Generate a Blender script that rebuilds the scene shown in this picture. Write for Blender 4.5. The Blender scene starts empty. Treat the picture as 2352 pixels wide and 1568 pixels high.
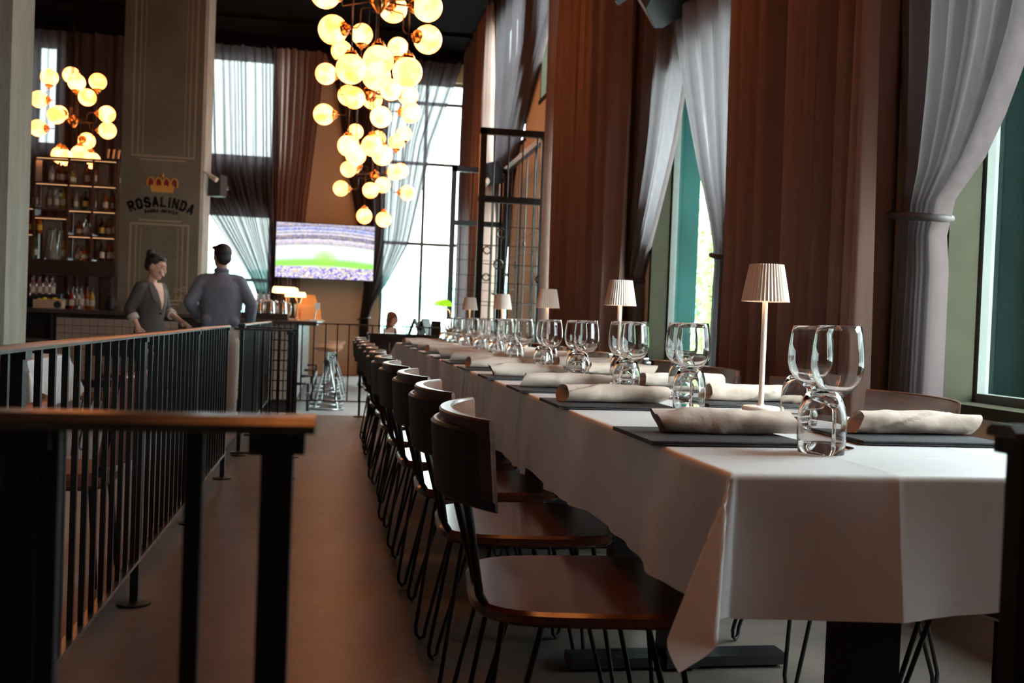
import bpy, bmesh, math, random
from mathutils import Vector, Matrix, Quaternion
PI = math.pi
rnd = random.Random(7)
scn = bpy.context.scene
COL = scn.collection

# ------------------------------------------------------------------ camera
cam_d = bpy.data.cameras.new('camera'); cam = bpy.data.objects.new('camera', cam_d); COL.objects.link(cam)
cam_d.sensor_fit = 'HORIZONTAL'; cam_d.sensor_width = 36.0; cam_d.lens = 35.0
cam_d.clip_start = 0.05; cam_d.clip_end = 300
cam.matrix_world = Matrix.Translation((0, 0, 1.0)) @ Matrix.Rotation(math.radians(-10.04), 4, 'Z') @ \
    Matrix.Rotation(math.radians(90 - 1.147), 4, 'X') @ Matrix.Rotation(math.radians(2.17), 4, 'Z')
cam_d.dof.use_dof = True; cam_d.dof.focus_distance = 2.7; cam_d.dof.aperture_fstop = 5.6
scn.camera = cam

# ------------------------------------------------------------------ sky, exposure
SKY = 34.0
world = bpy.data.worlds.new('overcast_sky'); scn.world = world; world.use_nodes = True
wn = world.node_tree; bg = wn.nodes['Background']
bg.inputs['Color'].default_value = (0.87, 0.965, 1.0, 1); bg.inputs['Strength'].default_value = SKY
scn.view_settings.view_transform = 'Standard'; scn.view_settings.look = 'None'
scn.view_settings.exposure = 0.0; scn.view_settings.gamma = 1.0; scn.view_settings.use_curve_mapping = False
cy = scn.cycles
cy.max_bounces = 12; cy.diffuse_bounces = 4; cy.glossy_bounces = 4; cy.transmission_bounces = 12; cy.transparent_max_bounces = 16
cy.use_adaptive_sampling = True; cy.adaptive_threshold = 0.035
cy.sample_clamp_indirect = 6.0; cy.blur_glossy = 0.6
GLOBE = 6.6

def portal(name, loc, rot, sx, sy):            # sampling aid for the daylight that comes in at a window; gives off nothing itself
    l = bpy.data.lights.new(name, 'AREA'); l.shape = 'RECTANGLE'; l.size = sx; l.size_y = sy; l.cycles.is_portal = True
    o = bpy.data.objects.new(name, l); o.location = loc; o.rotation_euler = rot; COL.objects.link(o)

# ------------------------------------------------------------------ materials
MATS = {}
def nodes_of(name):
    m = bpy.data.materials.new(name); m.use_nodes = True
    nt = m.node_tree; b = nt.nodes['Principled BSDF']; MATS[name] = m
    return m, nt, b
def mat(name, col, rough=0.5, metal=0.0, noise=0.0, scale=8.0, bump=0.0, bscale=60.0, emit=None, estr=0.0, trans=0.0, ior=1.45, stretch=None, coat=0.0, spec=None):
    m, nt, b = nodes_of(name)
    b.inputs['Base Color'].default_value = (*col, 1); b.inputs['Roughness'].default_value = rough
    b.inputs['Metallic'].default_value = metal; b.inputs['IOR'].default_value = ior
    b.inputs['Transmission Weight'].default_value = trans; b.inputs['Coat Weight'].default_value = coat
    if spec is not None: b.inputs['Specular IOR Level'].default_value = spec
    if emit: b.inputs['Emission Color'].default_value = (*emit, 1); b.inputs['Emission Strength'].default_value = estr
    tc = nt.nodes.new('ShaderNodeTexCoord'); mp = nt.nodes.new('ShaderNodeMapping')
    nt.links.new(tc.outputs['Object'], mp.inputs['Vector'])
    if stretch: mp.inputs['Scale'].default_value = stretch
    if noise:
        n = nt.nodes.new('ShaderNodeTexNoise'); n.inputs['Scale'].default_value = scale; n.inputs['Detail'].default_value = 5
        r = nt.nodes.new('ShaderNodeValToRGB')
        lo = tuple(max(0, c * (1 - noise)) for c in col); hi = tuple(min(1, c * (1 + noise)) for c in col)
        r.color_ramp.elements[0].position = 0.3; r.color_ramp.elements[0].color = (*lo, 1)
        r.color_ramp.elements[1].position = 0.7; r.color_ramp.elements[1].color = (*hi, 1)
        nt.links.new(mp.outputs[0], n.inputs['Vector']); nt.links.new(n.outputs['Fac'], r.inputs['Fac']); nt.links.new(r.outputs['Color'], b.inputs['Base Color'])
    if bump:
        n2 = nt.nodes.new('ShaderNodeTexNoise'); n2.inputs['Scale'].default_value = bscale; n2.inputs['Detail'].default_value = 3
        bp = nt.nodes.new('ShaderNodeBump'); bp.inputs['Strength'].default_value = bump; bp.inputs['Distance'].default_value = 0.01
        nt.links.new(mp.outputs[0], n2.inputs['Vector']); nt.links.new(n2.outputs['Fac'], bp.inputs['Height']); nt.links.new(bp.outputs['Normal'], b.inputs['Normal'])
    return m
def fabric(name, col, clear, through, weave=0.15):
    """woven cloth: some light goes straight through the weave, some is scattered through, the rest is reflected"""
    m = bpy.data.materials.new(name); m.use_nodes = True; MATS[name] = m
    nt = m.node_tree; nt.nodes.clear(); N = nt.nodes.new; L = nt.links.new
    out = N('ShaderNodeOutputMaterial'); d = N('ShaderNodeBsdfDiffuse'); t = N('ShaderNodeBsdfTranslucent'); tr = N('ShaderNodeBsdfTransparent')
    m1 = N('ShaderNodeMixShader'); m2 = N('ShaderNodeMixShader')
    tc = N('ShaderNodeTexCoord'); mp = N('ShaderNodeMapping'); mp.inputs['Scale'].default_value = (30, 30, 0.4)
    ns = N('ShaderNodeTexNoise'); ns.inputs['Scale'].default_value = 1.0; ns.inputs['Detail'].default_value = 4
    rp = N('ShaderNodeValToRGB'); lo = tuple(c * (1 - weave) for c in col); hi = tuple(c * (1 + weave) for c in col)
    rp.color_ramp.elements[0].position = 0.3; rp.color_ramp.elements[1].position = 0.7
    rp.color_ramp.elements[0].color = (*lo, 1); rp.color_ramp.elements[1].color = (*hi, 1)
    L(tc.outputs['Object'], mp.inputs['Vector']); L(mp.outputs[0], ns.inputs['Vector']); L(ns.outputs['Fac'], rp.inputs['Fac'])
    L(rp.outputs['Color'], d.inputs['Color'])
    t.inputs['Color'].default_value = (min(.9, col[0] * 2.2), min(.9, col[1] * 2.5), min(.9, col[2] * 2.7), 1)
    m1.inputs['Fac'].default_value = through
    lw = N('ShaderNodeLayerWeight'); lw.inputs['Blend'].default_value = 0.5        # a slanting weave closes up
    inv = N('ShaderNodeMath'); inv.operation = 'SUBTRACT'; inv.inputs[0].default_value = 1.0; L(lw.outputs['Facing'], inv.inputs[1])
    pw = N('ShaderNodeMath'); pw.operation = 'POWER'; pw.inputs[1].default_value = 1.6; L(inv.outputs[0], pw.inputs[0])
    ml = N('ShaderNodeMath'); ml.operation = 'MULTIPLY'; ml.inputs[1].default_value = clear; L(pw.outputs[0], ml.inputs[0]); L(ml.outputs[0], m2.inputs['Fac'])
    L(d.outputs[0], m1.inputs[1]); L(t.outputs[0], m1.inputs[2]); L(m1.outputs[0], m2.inputs[1]); L(tr.outputs[0], m2.inputs[2]); L(m2.outputs[0], out.inputs['Surface'])
    return m
def add_sheen(m, amount, rough, power):
    nt = m.node_tree; N = nt.nodes.new; L = nt.links.new; out = [n for n in nt.nodes if n.type == 'OUTPUT_MATERIAL'][0]; src = out.inputs['Surface'].links[0].from_socket
    lw = N('ShaderNodeLayerWeight'); lw.inputs['Blend'].default_value = .5; pw = N('ShaderNodeMath'); pw.operation = 'POWER'; pw.inputs[1].default_value = power
    ml = N('ShaderNodeMath'); ml.operation = 'MULTIPLY'; ml.inputs[1].default_value = amount; g = N('ShaderNodeBsdfGlossy'); g.inputs['Roughness'].default_value = rough; mx = N('ShaderNodeMixShader')
    L(lw.outputs['Facing'], pw.inputs[0]); L(pw.outputs[0], ml.inputs[0]); L(ml.outputs[0], mx.inputs['Fac']); L(src, mx.inputs[1]); L(g.outputs[0], mx.inputs[2]); L(mx.outputs[0], out.inputs['Surface'])
def pane_mat(name, tint):
    m = bpy.data.materials.new(name); m.use_nodes = True; MATS[name] = m
    nt = m.node_tree; nt.nodes.clear(); N = nt.nodes.new; L = nt.links.new
    out = N('ShaderNodeOutputMaterial'); g = N('ShaderNodeBsdfGlossy'); g.inputs['Roughness'].default_value = 0.01
    tr = N('ShaderNodeBsdfTransparent'); tr.inputs['Color'].default_value = (*tint, 1); 
    lw = N('ShaderNodeLayerWeight'); lw.inputs['Blend'].default_value = 0.5
    pw = N('ShaderNodeMath'); pw.operation = 'POWER'; pw.inputs[1].default_value = 5.0; L(lw.outputs['Facing'], pw.inputs[0])
    fr = N('ShaderNodeMath'); fr.operation = 'MULTIPLY_ADD'; fr.inputs[1].default_value = 0.9; fr.inputs[2].default_value = 0.08; L(pw.outputs[0], fr.inputs[0])
    mx = N('ShaderNodeMixShader'); L(fr.outputs[0], mx.inputs['Fac']); L(tr.outputs[0], mx.inputs[1]); L(g.outputs[0], mx.inputs[2]); L(mx.outputs[0], out.inputs['Surface'])
    return m
def globe_mat():
    m, nt, b = nodes_of('alabaster_globe'); N = nt.nodes.new; L = nt.links.new
    tc = N('ShaderNodeTexCoord'); oi = N('ShaderNodeObjectInfo'); ad = N('ShaderNodeVectorMath'); ad.operation = 'ADD'
    sc = N('ShaderNodeVectorMath'); sc.operation = 'SCALE'; sc.inputs['Scale'].default_value = 6.0
    ns = N('ShaderNodeTexNoise'); ns.inputs['Scale'].default_value = 4.5; ns.inputs['Detail'].default_value = 3; ns.inputs['Distortion'].default_value = 1.2
    rp = N('ShaderNodeValToRGB'); e = rp.color_ramp.elements
    e[0].position = 0.28; e[0].color = (1.0, 0.17, 0.015, 1); e[1].position = 0.60; e[1].color = (1.0, 0.37, 0.12, 1)
    x = rp.color_ramp.elements.new(0.42); x.color = (1.0, 0.27, 0.05, 1)
    L(oi.outputs['Location'], sc.inputs[0]); L(sc.outputs[0], ad.inputs[0]); L(tc.outputs['Object'], ad.inputs[1]); L(ad.outputs[0], ns.inputs['Vector']); L(ns.outputs['Fac'], rp.inputs['Fac'])
    b.inputs['Base Color'].default_value = (0.8, 0.6, 0.35, 1); b.inputs['Roughness'].default_value = 0.3
    L(rp.outputs['Color'], b.inputs['Emission Color']); b.inputs['Emission Strength'].default_value = GLOBE
    return m
def wood(name, dark, light, rough=0.35, axis=(1, 14, 14), coat=0.2):
    m, nt, b = nodes_of(name); N = nt.nodes.new; L = nt.links.new
    tc = N('ShaderNodeTexCoord'); mp = N('ShaderNodeMapping'); mp.inputs['Scale'].default_value = axis
    ns = N('ShaderNodeTexNoise'); ns.inputs['Scale'].default_value = 3; ns.inputs['Detail'].default_value = 6; ns.inputs['Distortion'].default_value = 0.6
    rp = N('ShaderNodeValToRGB'); rp.color_ramp.elements[0].position = 0.3; rp.color_ramp.elements[1].position = 0.75
    rp.color_ramp.elements[0].color = (*dark, 1); rp.color_ramp.elements[1].color = (*light, 1)
    L(tc.outputs['Object'], mp.inputs['Vector']); L(mp.outputs[0], ns.inputs['Vector']); L(ns.outputs['Fac'], rp.inputs['Fac']); L(rp.outputs['Color'], b.inputs['Base Color'])
    b.inputs['Roughness'].default_value = rough; b.inputs['Coat Weight'].default_value = coat; b.inputs['Coat Roughness'].default_value = 0.13
    return m
def concrete(name, c0, c1, rough=0.45, scale=1.2, bump=0.15, stretch=(1, 1, 1), c2=None):
    m, nt, b = nodes_of(name); N = nt.nodes.new; L = nt.links.new
    tc = N('ShaderNodeTexCoord'); mp = N('ShaderNodeMapping'); mp.inputs['Scale'].default_value = stretch
    n1 = N('ShaderNodeTexNoise'); n1.inputs['Scale'].default_value = scale; n1.inputs['Detail'].default_value = 8; n1.inputs['Roughness'].default_value = 0.65
    n2 = N('ShaderNodeTexNoise'); n2.inputs['Scale'].default_value = scale * 14; n2.inputs['Detail'].default_value = 5
    mx = N('ShaderNodeMath'); mx.operation = 'MULTIPLY_ADD'; mx.inputs[1].default_value = 0.35
    rp = N('ShaderNodeValToRGB'); rp.color_ramp.elements[0].position = 0.45; rp.color_ramp.elements[1].position = 0.85
    rp.color_ramp.elements[0].color = (*c0, 1); rp.color_ramp.elements[1].color = (*c1, 1)
    L(tc.outputs['Object'], mp.inputs['Vector']); L(mp.outputs[0], n1.inputs['Vector']); L(mp.outputs[0], n2.inputs['Vector'])
    L(n2.outputs['Fac'], mx.inputs[0]); L(n1.outputs['Fac'], mx.inputs[2]); L(mx.outputs[0], rp.inputs['Fac']); L(rp.outputs['Color'], b.inputs['Base Color'])
    bp = N('ShaderNodeBump'); bp.inputs['Strength'].default_value = bump; bp.inputs['Distance'].default_value = 0.01
    L(n2.outputs['Fac'], bp.inputs['Height']); L(bp.outputs['Normal'], b.inputs['Normal'])
    b.inputs['Roughness'].default_value = rough
    return m

concrete('floor_concrete', (0.045, 0.034, 0.028), (0.115, 0.088, 0.072), 0.42, 1.1, 0.12)
concrete('floor_grey', (0.22, 0.22, 0.215), (0.34, 0.34, 0.33), 0.40, 1.0, 0.08)
concrete('pale_concrete', (0.135, 0.125, 0.10), (0.245, 0.23, 0.185), 0.85, 1.4, 0.35, (3, 3, 0.5))
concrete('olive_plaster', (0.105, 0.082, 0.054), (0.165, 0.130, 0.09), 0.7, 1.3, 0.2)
mat('side_daylit', (0.55, 0.52, 0.45), 0.7, noise=0.15, scale=3)  # pillar side facing the windows: their daylight is put into this lighter colour
mat('ceiling_black', (0.0035, 0.003, 0.003), 0.9, noise=0.3, scale=2, bump=0.2, bscale=20, spec=0.1)
mat('wall_dark', (0.16, 0.12, 0.09), 0.8, noise=0.1)
mat('wall_tan', (0.60, 0.47, 0.33), 0.8, noise=0.06, scale=2)
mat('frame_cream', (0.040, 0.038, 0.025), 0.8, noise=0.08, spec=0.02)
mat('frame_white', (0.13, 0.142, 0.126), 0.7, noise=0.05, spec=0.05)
mat('frame_dark', (0.02, 0.022, 0.022), 0.4)
pane_mat('window_glass', (0.84, 0.93, 0.92))
fabric('curtain_brown', (0.25, 0.155, 0.125), 0.015, 0.22)
fabric('curtain_sheer', (0.11, 0.085, 0.082), 0.012, 0.16)
fabric('curtain_gauze', (0.070, 0.053, 0.053), 0.085, 0.16)
fabric('curtain_sheer_daylit', (0.15, 0.122, 0.118), 0.02, 0.33)  # same sheer cloth, with the middle window's daylight put into its colour
mat('tie_cord', (0.03, 0.02, 0.02), 0.6)
mat('black_iron', (0.014, 0.014, 0.015), 0.38, metal=0.3, noise=0.2, scale=30, bump=0.1, bscale=90)
mat('rail_steel', (0.16, 0.15, 0.14), 0.27, metal=0.9, noise=0.25, scale=25)
mat('black_leather', (0.016, 0.014, 0.014), 0.42, bump=0.15, bscale=140)
wood('walnut_seat', (0.055, 0.016, 0.008), (0.16, 0.055, 0.028), 0.20, (1.5, 16, 10), 0.6)
wood('walnut_back', (0.05, 0.018, 0.010), (0.13, 0.05, 0.028), 0.32, (1.5, 1.5, 20), 0.25)
wood('dark_wood', (0.020, 0.009, 0.006), (0.055, 0.025, 0.016), 0.4, (1, 10, 10))
wood('shelf_wood', (0.05, 0.020, 0.010), (0.13, 0.055, 0.028), 0.45, (1, 10, 10))
wood('pale_board', (0.26, 0.21, 0.17), (0.40, 0.34, 0.29), 0.7, (6, 6, 1), 0)
wood('stool_wood', (0.20, 0.075, 0.03), (0.40, 0.17, 0.075), 0.5, (1, 10, 10), 0.0)
wood('orange_wood', (0.55, 0.16, 0.03), (0.80, 0.27, 0.06), 0.4, (1, 8, 8))
fabric('linen', (0.90, 0.89, 0.885), 0.0, 0.25, 0.02)
add_sheen(MATS['linen'], 0.7, 0.5, 2.0)
mat('napkin_cotton', (0.54, 0.43, 0.36), 0.9, bump=0.35, bscale=28, noise=0.03)
mat('board_black', (0.020, 0.020, 0.022), 0.55, bump=0.25, bscale=200)
mat('lamp_cream', (0.78, 0.66, 0.56), 0.5)
mat('lamp_led', (1, 0.85, 0.7), 0.5, emit=(1.0, 0.72, 0.45), estr=30)
mat('clear_glass', (1, 1, 1), 0.0, trans=1.0, ior=1.42)
mat('gold', (0.72, 0.38, 0.14), 0.2, metal=1.0)
mat('rod_dark', (0.05, 0.035, 0.025), 0.35, metal=0.8)
globe_mat()
mat('tile_cream', (0.34, 0.28, 0.235), 0.35, noise=0.06, scale=5)
mat('grout_dark', (0.03, 0.022, 0.018), 0.9)
mat('stone_top', (0.07, 0.05, 0.042), 0.3, noise=0.3, scale=12)
mat('chrome', (0.72, 0.72, 0.70), 0.10, metal=1.0)
mat('stool_iron', (0.30, 0.31, 0.31), 0.28, metal=1.0)
mat('speaker_black', (0.018, 0.018, 0.021), 0.6, bump=0.2, bscale=200)
mat('white_plastic', (0.75, 0.73, 0.70), 0.5)
mat('teal_paint', (0.30, 0.62, 0.58), 0.7)
mat('white_render', (0.85, 0.86, 0.85), 0.8)
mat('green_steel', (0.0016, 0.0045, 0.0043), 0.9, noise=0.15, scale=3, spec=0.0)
mat('reflected_teal', (0.010, 0.036, 0.034), 0.9, noise=0.2, scale=2, spec=0.0)  # teal of the curtain mirrored in the middle window, painted on a sheet
mat('pavement', (0.42, 0.42, 0.41), 0.8, noise=0.12, scale=2)
mat('asphalt', (0.12, 0.12, 0.125), 0.8, noise=0.15, scale=3)
mat('leaf', (0.16, 0.34, 0.06), 0.6, noise=0.4, scale=3)
mat('bark', (0.10, 0.075, 0.05), 0.9, noise=0.3)
mat('red_paint', (0.60, 0.03, 0.05), 0.4)
mat('skin', (0.62, 0.36, 0.26), 0.5, noise=0.06)
mat('hair_black', (0.012, 0.009, 0.008), 0.45, bump=0.6, bscale=60, stretch=(4, 4, 1))
mat('hair_auburn', (0.16, 0.06, 0.03), 0.5, bump=0.4, bscale=60)
mat('blazer', (0.068, 0.058, 0.052), 0.85, noise=0.12, scale=40, bump=0.2, bscale=150)
mat('blazer_lapel', (0.11, 0.093, 0.084), 0.85)
mat('cuff_white', (0.55, 0.50, 0.46), 0.8)
mat('shirt_blue', (0.15, 0.165, 0.21), 0.85, noise=0.08, scale=25, bump=0.25, bscale=14)
mat('trouser_taupe', (0.32, 0.26, 0.215), 0.85, noise=0.06, scale=25, bump=0.2, bscale=14)
mat('trouser_black', (0.012, 0.012, 0.014), 0.8)
mat('belt', (0.02, 0.014, 0.012), 0.5)
mat('shoe_white', (0.6, 0.58, 0.55), 0.6)
mat('lip', (0.42, 0.13, 0.11), 0.5); mat('eye_white', (0.8, 0.8, 0.78), 0.3)
mat('shirt_white', (0.8, 0.76, 0.74), 0.85)
mat('sign_red', (0.22, 0.012, 0.012), 0.6); mat('sign_gold', (0.62, 0.27, 0.05), 0.6); mat('sign_black', (0.012, 0.011, 0.012), 0.7); mat('sign_line', (0.34, 0.24, 0.16), 0.7)
mat('shade_amber', (0.9, 0.6, 0.3), 0.3, emit=(1.0, 0.66, 0.28), estr=3.0)
mat('shade_green', (0.25, 0.6, 0.02), 0.25, emit=(0.42, 0.85, 0.02), estr=0.9)
mat('lemon', (0.80, 0.58, 0.06), 0.45); mat('crate', (0.55, 0.38, 0.25), 0.7, noise=0.15, scale=10)
mat('red_leather', (0.10, 0.022, 0.016), 0.4, bump=0.15, bscale=90)
GLASSC = {'amber': (0.45, 0.10, 0.015), 'clear': (0.75, 0.74, 0.70), 'green': (0.03, 0.12, 0.03), 'red': (0.40, 0.02, 0.02), 'yellow': (0.60, 0.40, 0.04), 'dark': (0.03, 0.014, 0.008), 'pink': (0.75, 0.42, 0.45)}
for k, c in GLASSC.items(): mat('bottle_' + k, c, 0.06, trans=0.75 if k in ('clear', 'pink') else 0.45, ior=1.35)
mat('label_paper', (0.62, 0.56, 0.46), 0.8); mat('label_yellow', (0.55, 0.33, 0.05), 0.8); mat('cap_black', (0.02, 0.018, 0.016), 0.4)
mat('strip_led', (1, .7, .4), .5, emit=(1.0, 0.50, 0.22), estr=1.3)
def M(n): return MATS[n]

# ------------------------------------------------------------------ mesh building helpers
class MB:
    def __init__(s): s.v = []; s.f = []; s.m = []; s.cur = 0
    def add(s, vs, fs):
        b = len(s.v); s.v += [tuple(v) for v in vs]; s.f += [tuple(b + i for i in f) for f in fs]; s.m += [s.cur] * len(fs); return s
    def box(s, x0, x1, y0, y1, z0, z1):
        return s.add([(x0, y0, z0), (x1, y0, z0), (x1, y1, z0), (x0, y1, z0), (x0, y0, z1), (x1, y0, z1), (x1, y1, z1), (x0, y1, z1)],
                     [(0, 3, 2, 1), (4, 5, 6, 7), (0, 1, 5, 4), (1, 2, 6, 5), (2, 3, 7, 6), (3, 0, 4, 7)])
    def prism(s, poly, z0, z1, bev=0.0):
        n = len(poly); cx = sum(p[0] for p in poly) / n; cy_ = sum(p[1] for p in poly) / n
        def sh(d): return [(p[0] + (cx - p[0]) / max(1e-6, math.hypot(cx - p[0], cy_ - p[1])) * d, p[1] + (cy_ - p[1]) / max(1e-6, math.hypot(cx - p[0], cy_ - p[1])) * d) for p in poly]
        rings = [(sh(bev), z0), (poly, z0 + bev), (poly, z1 - bev), (sh(bev), z1)] if bev else [(poly, z0), (poly, z1)]
        vs = [(x, y, z) for r, z in rings for x, y in r]; fs = []
        for k in range(len(rings) - 1):
            for i in range(n): j = (i + 1) % n; fs.append((k * n + i, k * n + j, (k + 1) * n + j, (k + 1) * n + i))
        fs.append(tuple(range(n - 1, -1, -1))); fs.append(tuple((len(rings) - 1) * n + i for i in range(n)))
        return s.add(vs, fs)
    def tube(s, path, r, n=8, closed=False, caps=True, flat=1.0):
        P = [Vector(p) for p in path]; k = len(P); R = r if isinstance(r, (list, tuple)) else [r] * k
        vs = []; up = None
        for i in range(k):
            if closed: t = (P[(i + 1) % k] - P[i - 1])
            else: t = (P[min(i + 1, k - 1)] - P[max(i - 1, 0)])
            t.normalize()
            if up is None:
                a = Vector((0, 0, 1)) if abs(t.z) < 0.9 else Vector((1, 0, 0)); up = a - t * a.dot(t); up.normalize()
            else:
                up = up - t * up.dot(t)
                if up.length < 1e-6: up = t.orthogonal()
                up.normalize()
            sd = t.cross(up)
            for j in range(n):
                a = 2 * PI * j / n; vs.append(P[i] + (up * math.cos(a) * flat + sd * math.sin(a)) * R[i])
        fs = []
        for i in range(k if closed else k - 1):
            i2 = (i + 1) % k
            for j in range(n): j2 = (j + 1) % n; fs.append((i * n + j, i * n + j2, i2 * n + j2, i2 * n + j))
        if not closed and caps: fs.append(tuple(range(n - 1, -1, -1))); fs.append(tuple((k - 1) * n + j for j in range(n)))
        return s.add(vs, fs)
    def cyl(s, p0, p1, r0, r1=None, n=12): return s.tube([p0, p1], [r0, r0 if r1 is None else r1], n)
    def lathe(s, prof, n=24, c=(0, 0, 0), closed=False):
        """prof: list of (r, z); r == 0 makes a pole"""
        vs = []; idx = []
        for r, z in prof:
            if r < 1e-6: idx.append([len(vs)] * n); vs.append((c[0], c[1], c[2] + z))
            else:
                idx.append([len(vs) + j for j in range(n)])
                vs += [(c[0] + r * math.cos(2 * PI * j / n), c[1] + r * math.sin(2 * PI * j / n), c[2] + z) for j in range(n)]
        fs = []; K = len(prof)
        for k in range(K if closed else K - 1):
            a, b = idx[k], idx[(k + 1) % K]
            for j in range(n):
                q = []
                for t in (a[j], a[(j + 1) % n], b[(j + 1) % n], b[j]):
                    if t not in q: q.append(t)
                if len(q) > 2: fs.append(tuple(q))
        return s.add(vs, fs)
    def ball(s, c, r, n=16, k=10, sc=(1, 1, 1)):
        b = MB().lathe([(r * math.sin(PI * i / k) if 0 < i < k else 0, -r * math.cos(PI * i / k)) for i in range(k + 1)], n)
        return s.add([(c[0] + v[0] * sc[0], c[1] + v[1] * sc[1], c[2] + v[2] * sc[2]) for v in b.v], b.f)
    def grid(s, fn, nu, nv):
        vs = [fn(i / nu, j / nv) for j in range(nv + 1) for i in range(nu + 1)]
        return s.add(vs, [(j * (nu + 1) + i, j * (nu + 1) + i + 1, (j + 1) * (nu + 1) + i + 1, (j + 1) * (nu + 1) + i) for j in range(nv) for i in range(nu)])
    def xf(s, mtx, start=0):
        for i in range(start, len(s.v)): s.v[i] = tuple(mtx @ Vector(s.v[i]))
        return s
    def mesh(s, name, mats, smooth=None):
        me = bpy.data.meshes.new(name); me.from_pydata(s.v, [], s.f)
        for m in (mats if isinstance(mats, (list, tuple)) else [mats]): me.materials.append(M(m))
        if any(s.m): me.polygons.foreach_set('material_index', s.m)
        bm = bmesh.new(); bm.from_mesh(me); bmesh.ops.recalc_face_normals(bm, faces=bm.faces); bm.to_mesh(me); bm.free()
        if smooth is not None:
            me.polygons.foreach_set('use_smooth', [True] * len(me.polygons))
            if smooth < 179: me.set_sharp_from_angle(angle=math.radians(smooth))
        me.update(); return me
def obj(name, me, parent=None, loc=None, rot=None):
    o = bpy.data.objects.new(name, me); COL.objects.link(o)
    if parent is not None: o.parent = parent
    if loc is not None: o.location = loc
    if rot is not None: o.rotation_euler = rot
    return o
def part(name, mb, mats, parent=None, smooth=None, loc=None, rot=None): return obj(name, mb.mesh(name, mats, smooth), parent, loc, rot)
def tag(o, label=None, cat=None, group=None, kind=None):
    if label: o['label'] = label
    if cat: o['category'] = cat
    if group: o['group'] = group
    if kind: o['kind'] = kind
    return o
def thing(name, label, cat, loc=(0, 0, 0), rz=0.0, group=None):
    o = bpy.data.objects.new(name, None); o.empty_display_size = 0.1; COL.objects.link(o); o.location = loc; o.rotation_euler = (0, 0, rz)
    return tag(o, label, cat, group)
KIDS = {}
def copy_tree(o, label, loc, rz=None, group=None, parent=None):
    c = o.copy(); COL.objects.link(c)
    if parent is not None: c.parent = parent
    if loc is not None: c.location = loc
    if rz is not None: c.rotation_euler = (0, 0, rz)
    if label: c['label'] = label
    if group: c['group'] = group
    for ch in o.children: copy_tree(ch, None, None, None, None, c)
    return c
def struct(name, mb, mats, smooth=None, label=None):
    o = part(name, mb, mats, None, smooth); o['kind'] = 'structure'
    if label: o['label'] = label
    return o
ORD = ['first', 'second', 'third', 'fourth', 'fifth', 'sixth', 'seventh', 'eighth', 'ninth', 'tenth', 'eleventh', 'twelfth', 'thirteenth', 'fourteenth', 'fifteenth', 'sixteenth']
def lerp(tab, z):
    """tab: [(z, value)...] in falling or rising z; smooth interpolation"""
    t = sorted(tab)
    if z <= t[0][0]: return t[0][1]
    for (a, va), (b, vb) in zip(t, t[1:]):
        if z <= b: u = (z - a) / (b - a); return va + (vb - va) * u
    return t[-1][1]

# ================================================================== THE ROOM
CEIL = 6.15; XW = 2.42; YB = 19.5; LOW = -0.15; YE = 10.06; XE = -0.74
struct('floor', MB().box(XE, 2.75, -5, YE, -0.30, 0.0), 'floor_concrete', label='worn brown polished concrete floor of the raised dining area')
struct('floor_lower', MB().box(-7.4, XE, -5, YB + .3, -0.35, LOW).box(XE, 2.75, YE, YB + .3, -0.35, LOW), 'floor_grey', label='paler grey concrete floor around the bar, one step lower')
cl = MB().box(-7.4, 2.75, -5, YB + .3, CEIL, CEIL + .15)
for y in range(-3, 20, 3): cl.box(-7.4, 2.42, y, y + .12, CEIL - .06, CEIL)
struct('ceiling', cl, 'ceiling_black', label='high black painted ceiling')
def wall_cells(u0, u1, z0, z1, holes):
    """rectangles (u0,u1,z0,z1) left over around the holes"""
    cuts = sorted({u0, u1, *[h[0] for h in holes], *[h[1] for h in holes]}); out = []
    for a, b in zip(cuts, cuts[1:]):
        hs = sorted([h for h in holes if h[0] <= a + 1e-6 and h[1] >= b - 1e-6], key=lambda h: h[2]); z = z0
        for h in hs:
            if h[2] > z: out.append((a, b, z, h[2]))
            z = h[3]
        if z < z1: out.append((a, b, z, z1))
    return out
RW = [(1.25, 3.70, .72, 2.95), (5.70, 7.56, .72, 2.95), (10.1, 12.05, LOW, 3.05), (14.2, 16.1, .5, 2.95), (17.3, 19.1, .5, 2.95),
      (10.35, 12.3, 3.75, 5.75), (13.2, 16.2, 3.45, 5.75), (-3.9, -3.35, .72, 2.95)]  # last opening: unseen window added behind the camera to light front faces
w = MB()
for a, b, z0, z1 in wall_cells(-5, YB + .3, -.35, CEIL, RW): w.box(XW, XW + .20, a, b, z0, z1)
struct('wall_right', w, 'wall_tan', label='tan plaster wall behind the curtains')
BWN = [(-2.55, -1.27, 3.9, 5.8), (-2.55, -1.27, .6, 2.86), (.80, 2.36, .45, 5.62), (-5.56, -5.16, 3.9, 5.75)]
w = MB()
for a, b, z0, z1 in wall_cells(-7.4, 2.75, -.35, CEIL, BWN): w.box(a, b, YB, YB + .3, z0, z1)
struct('wall_back', w, 'wall_tan', label='tan plaster end wall of the room')
struct('wall_left', MB().box(-7.7, -7.4, -5, YB + .3, -.35, CEIL), 'wall_dark')
struct('wall_front', MB().box(-7.4, 2.75, -5.3, -5, -.35, CEIL), 'wall_dark')
struct('trim_1', MB().box(-7.4, 2.30, YB - .22, YB - .14, CEIL - .20, CEIL - .16).box(-7.4, 2.3, YB - .30, YB - .02, CEIL - .17, CEIL), 'ceiling_black', label='black curtain rail along the end wall')
struct('trim_2', MB().box(2.26, 2.34, -5, YB - .2, CEIL - .06, CEIL), 'frame_dark', label='black curtain rail along the window wall')
struct('trim_3', MB().box(XE - .03, XE, -4.9, YE, -.16, -0.005), 'frame_dark', label='dark nosing along the step beside the railing')

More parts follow.
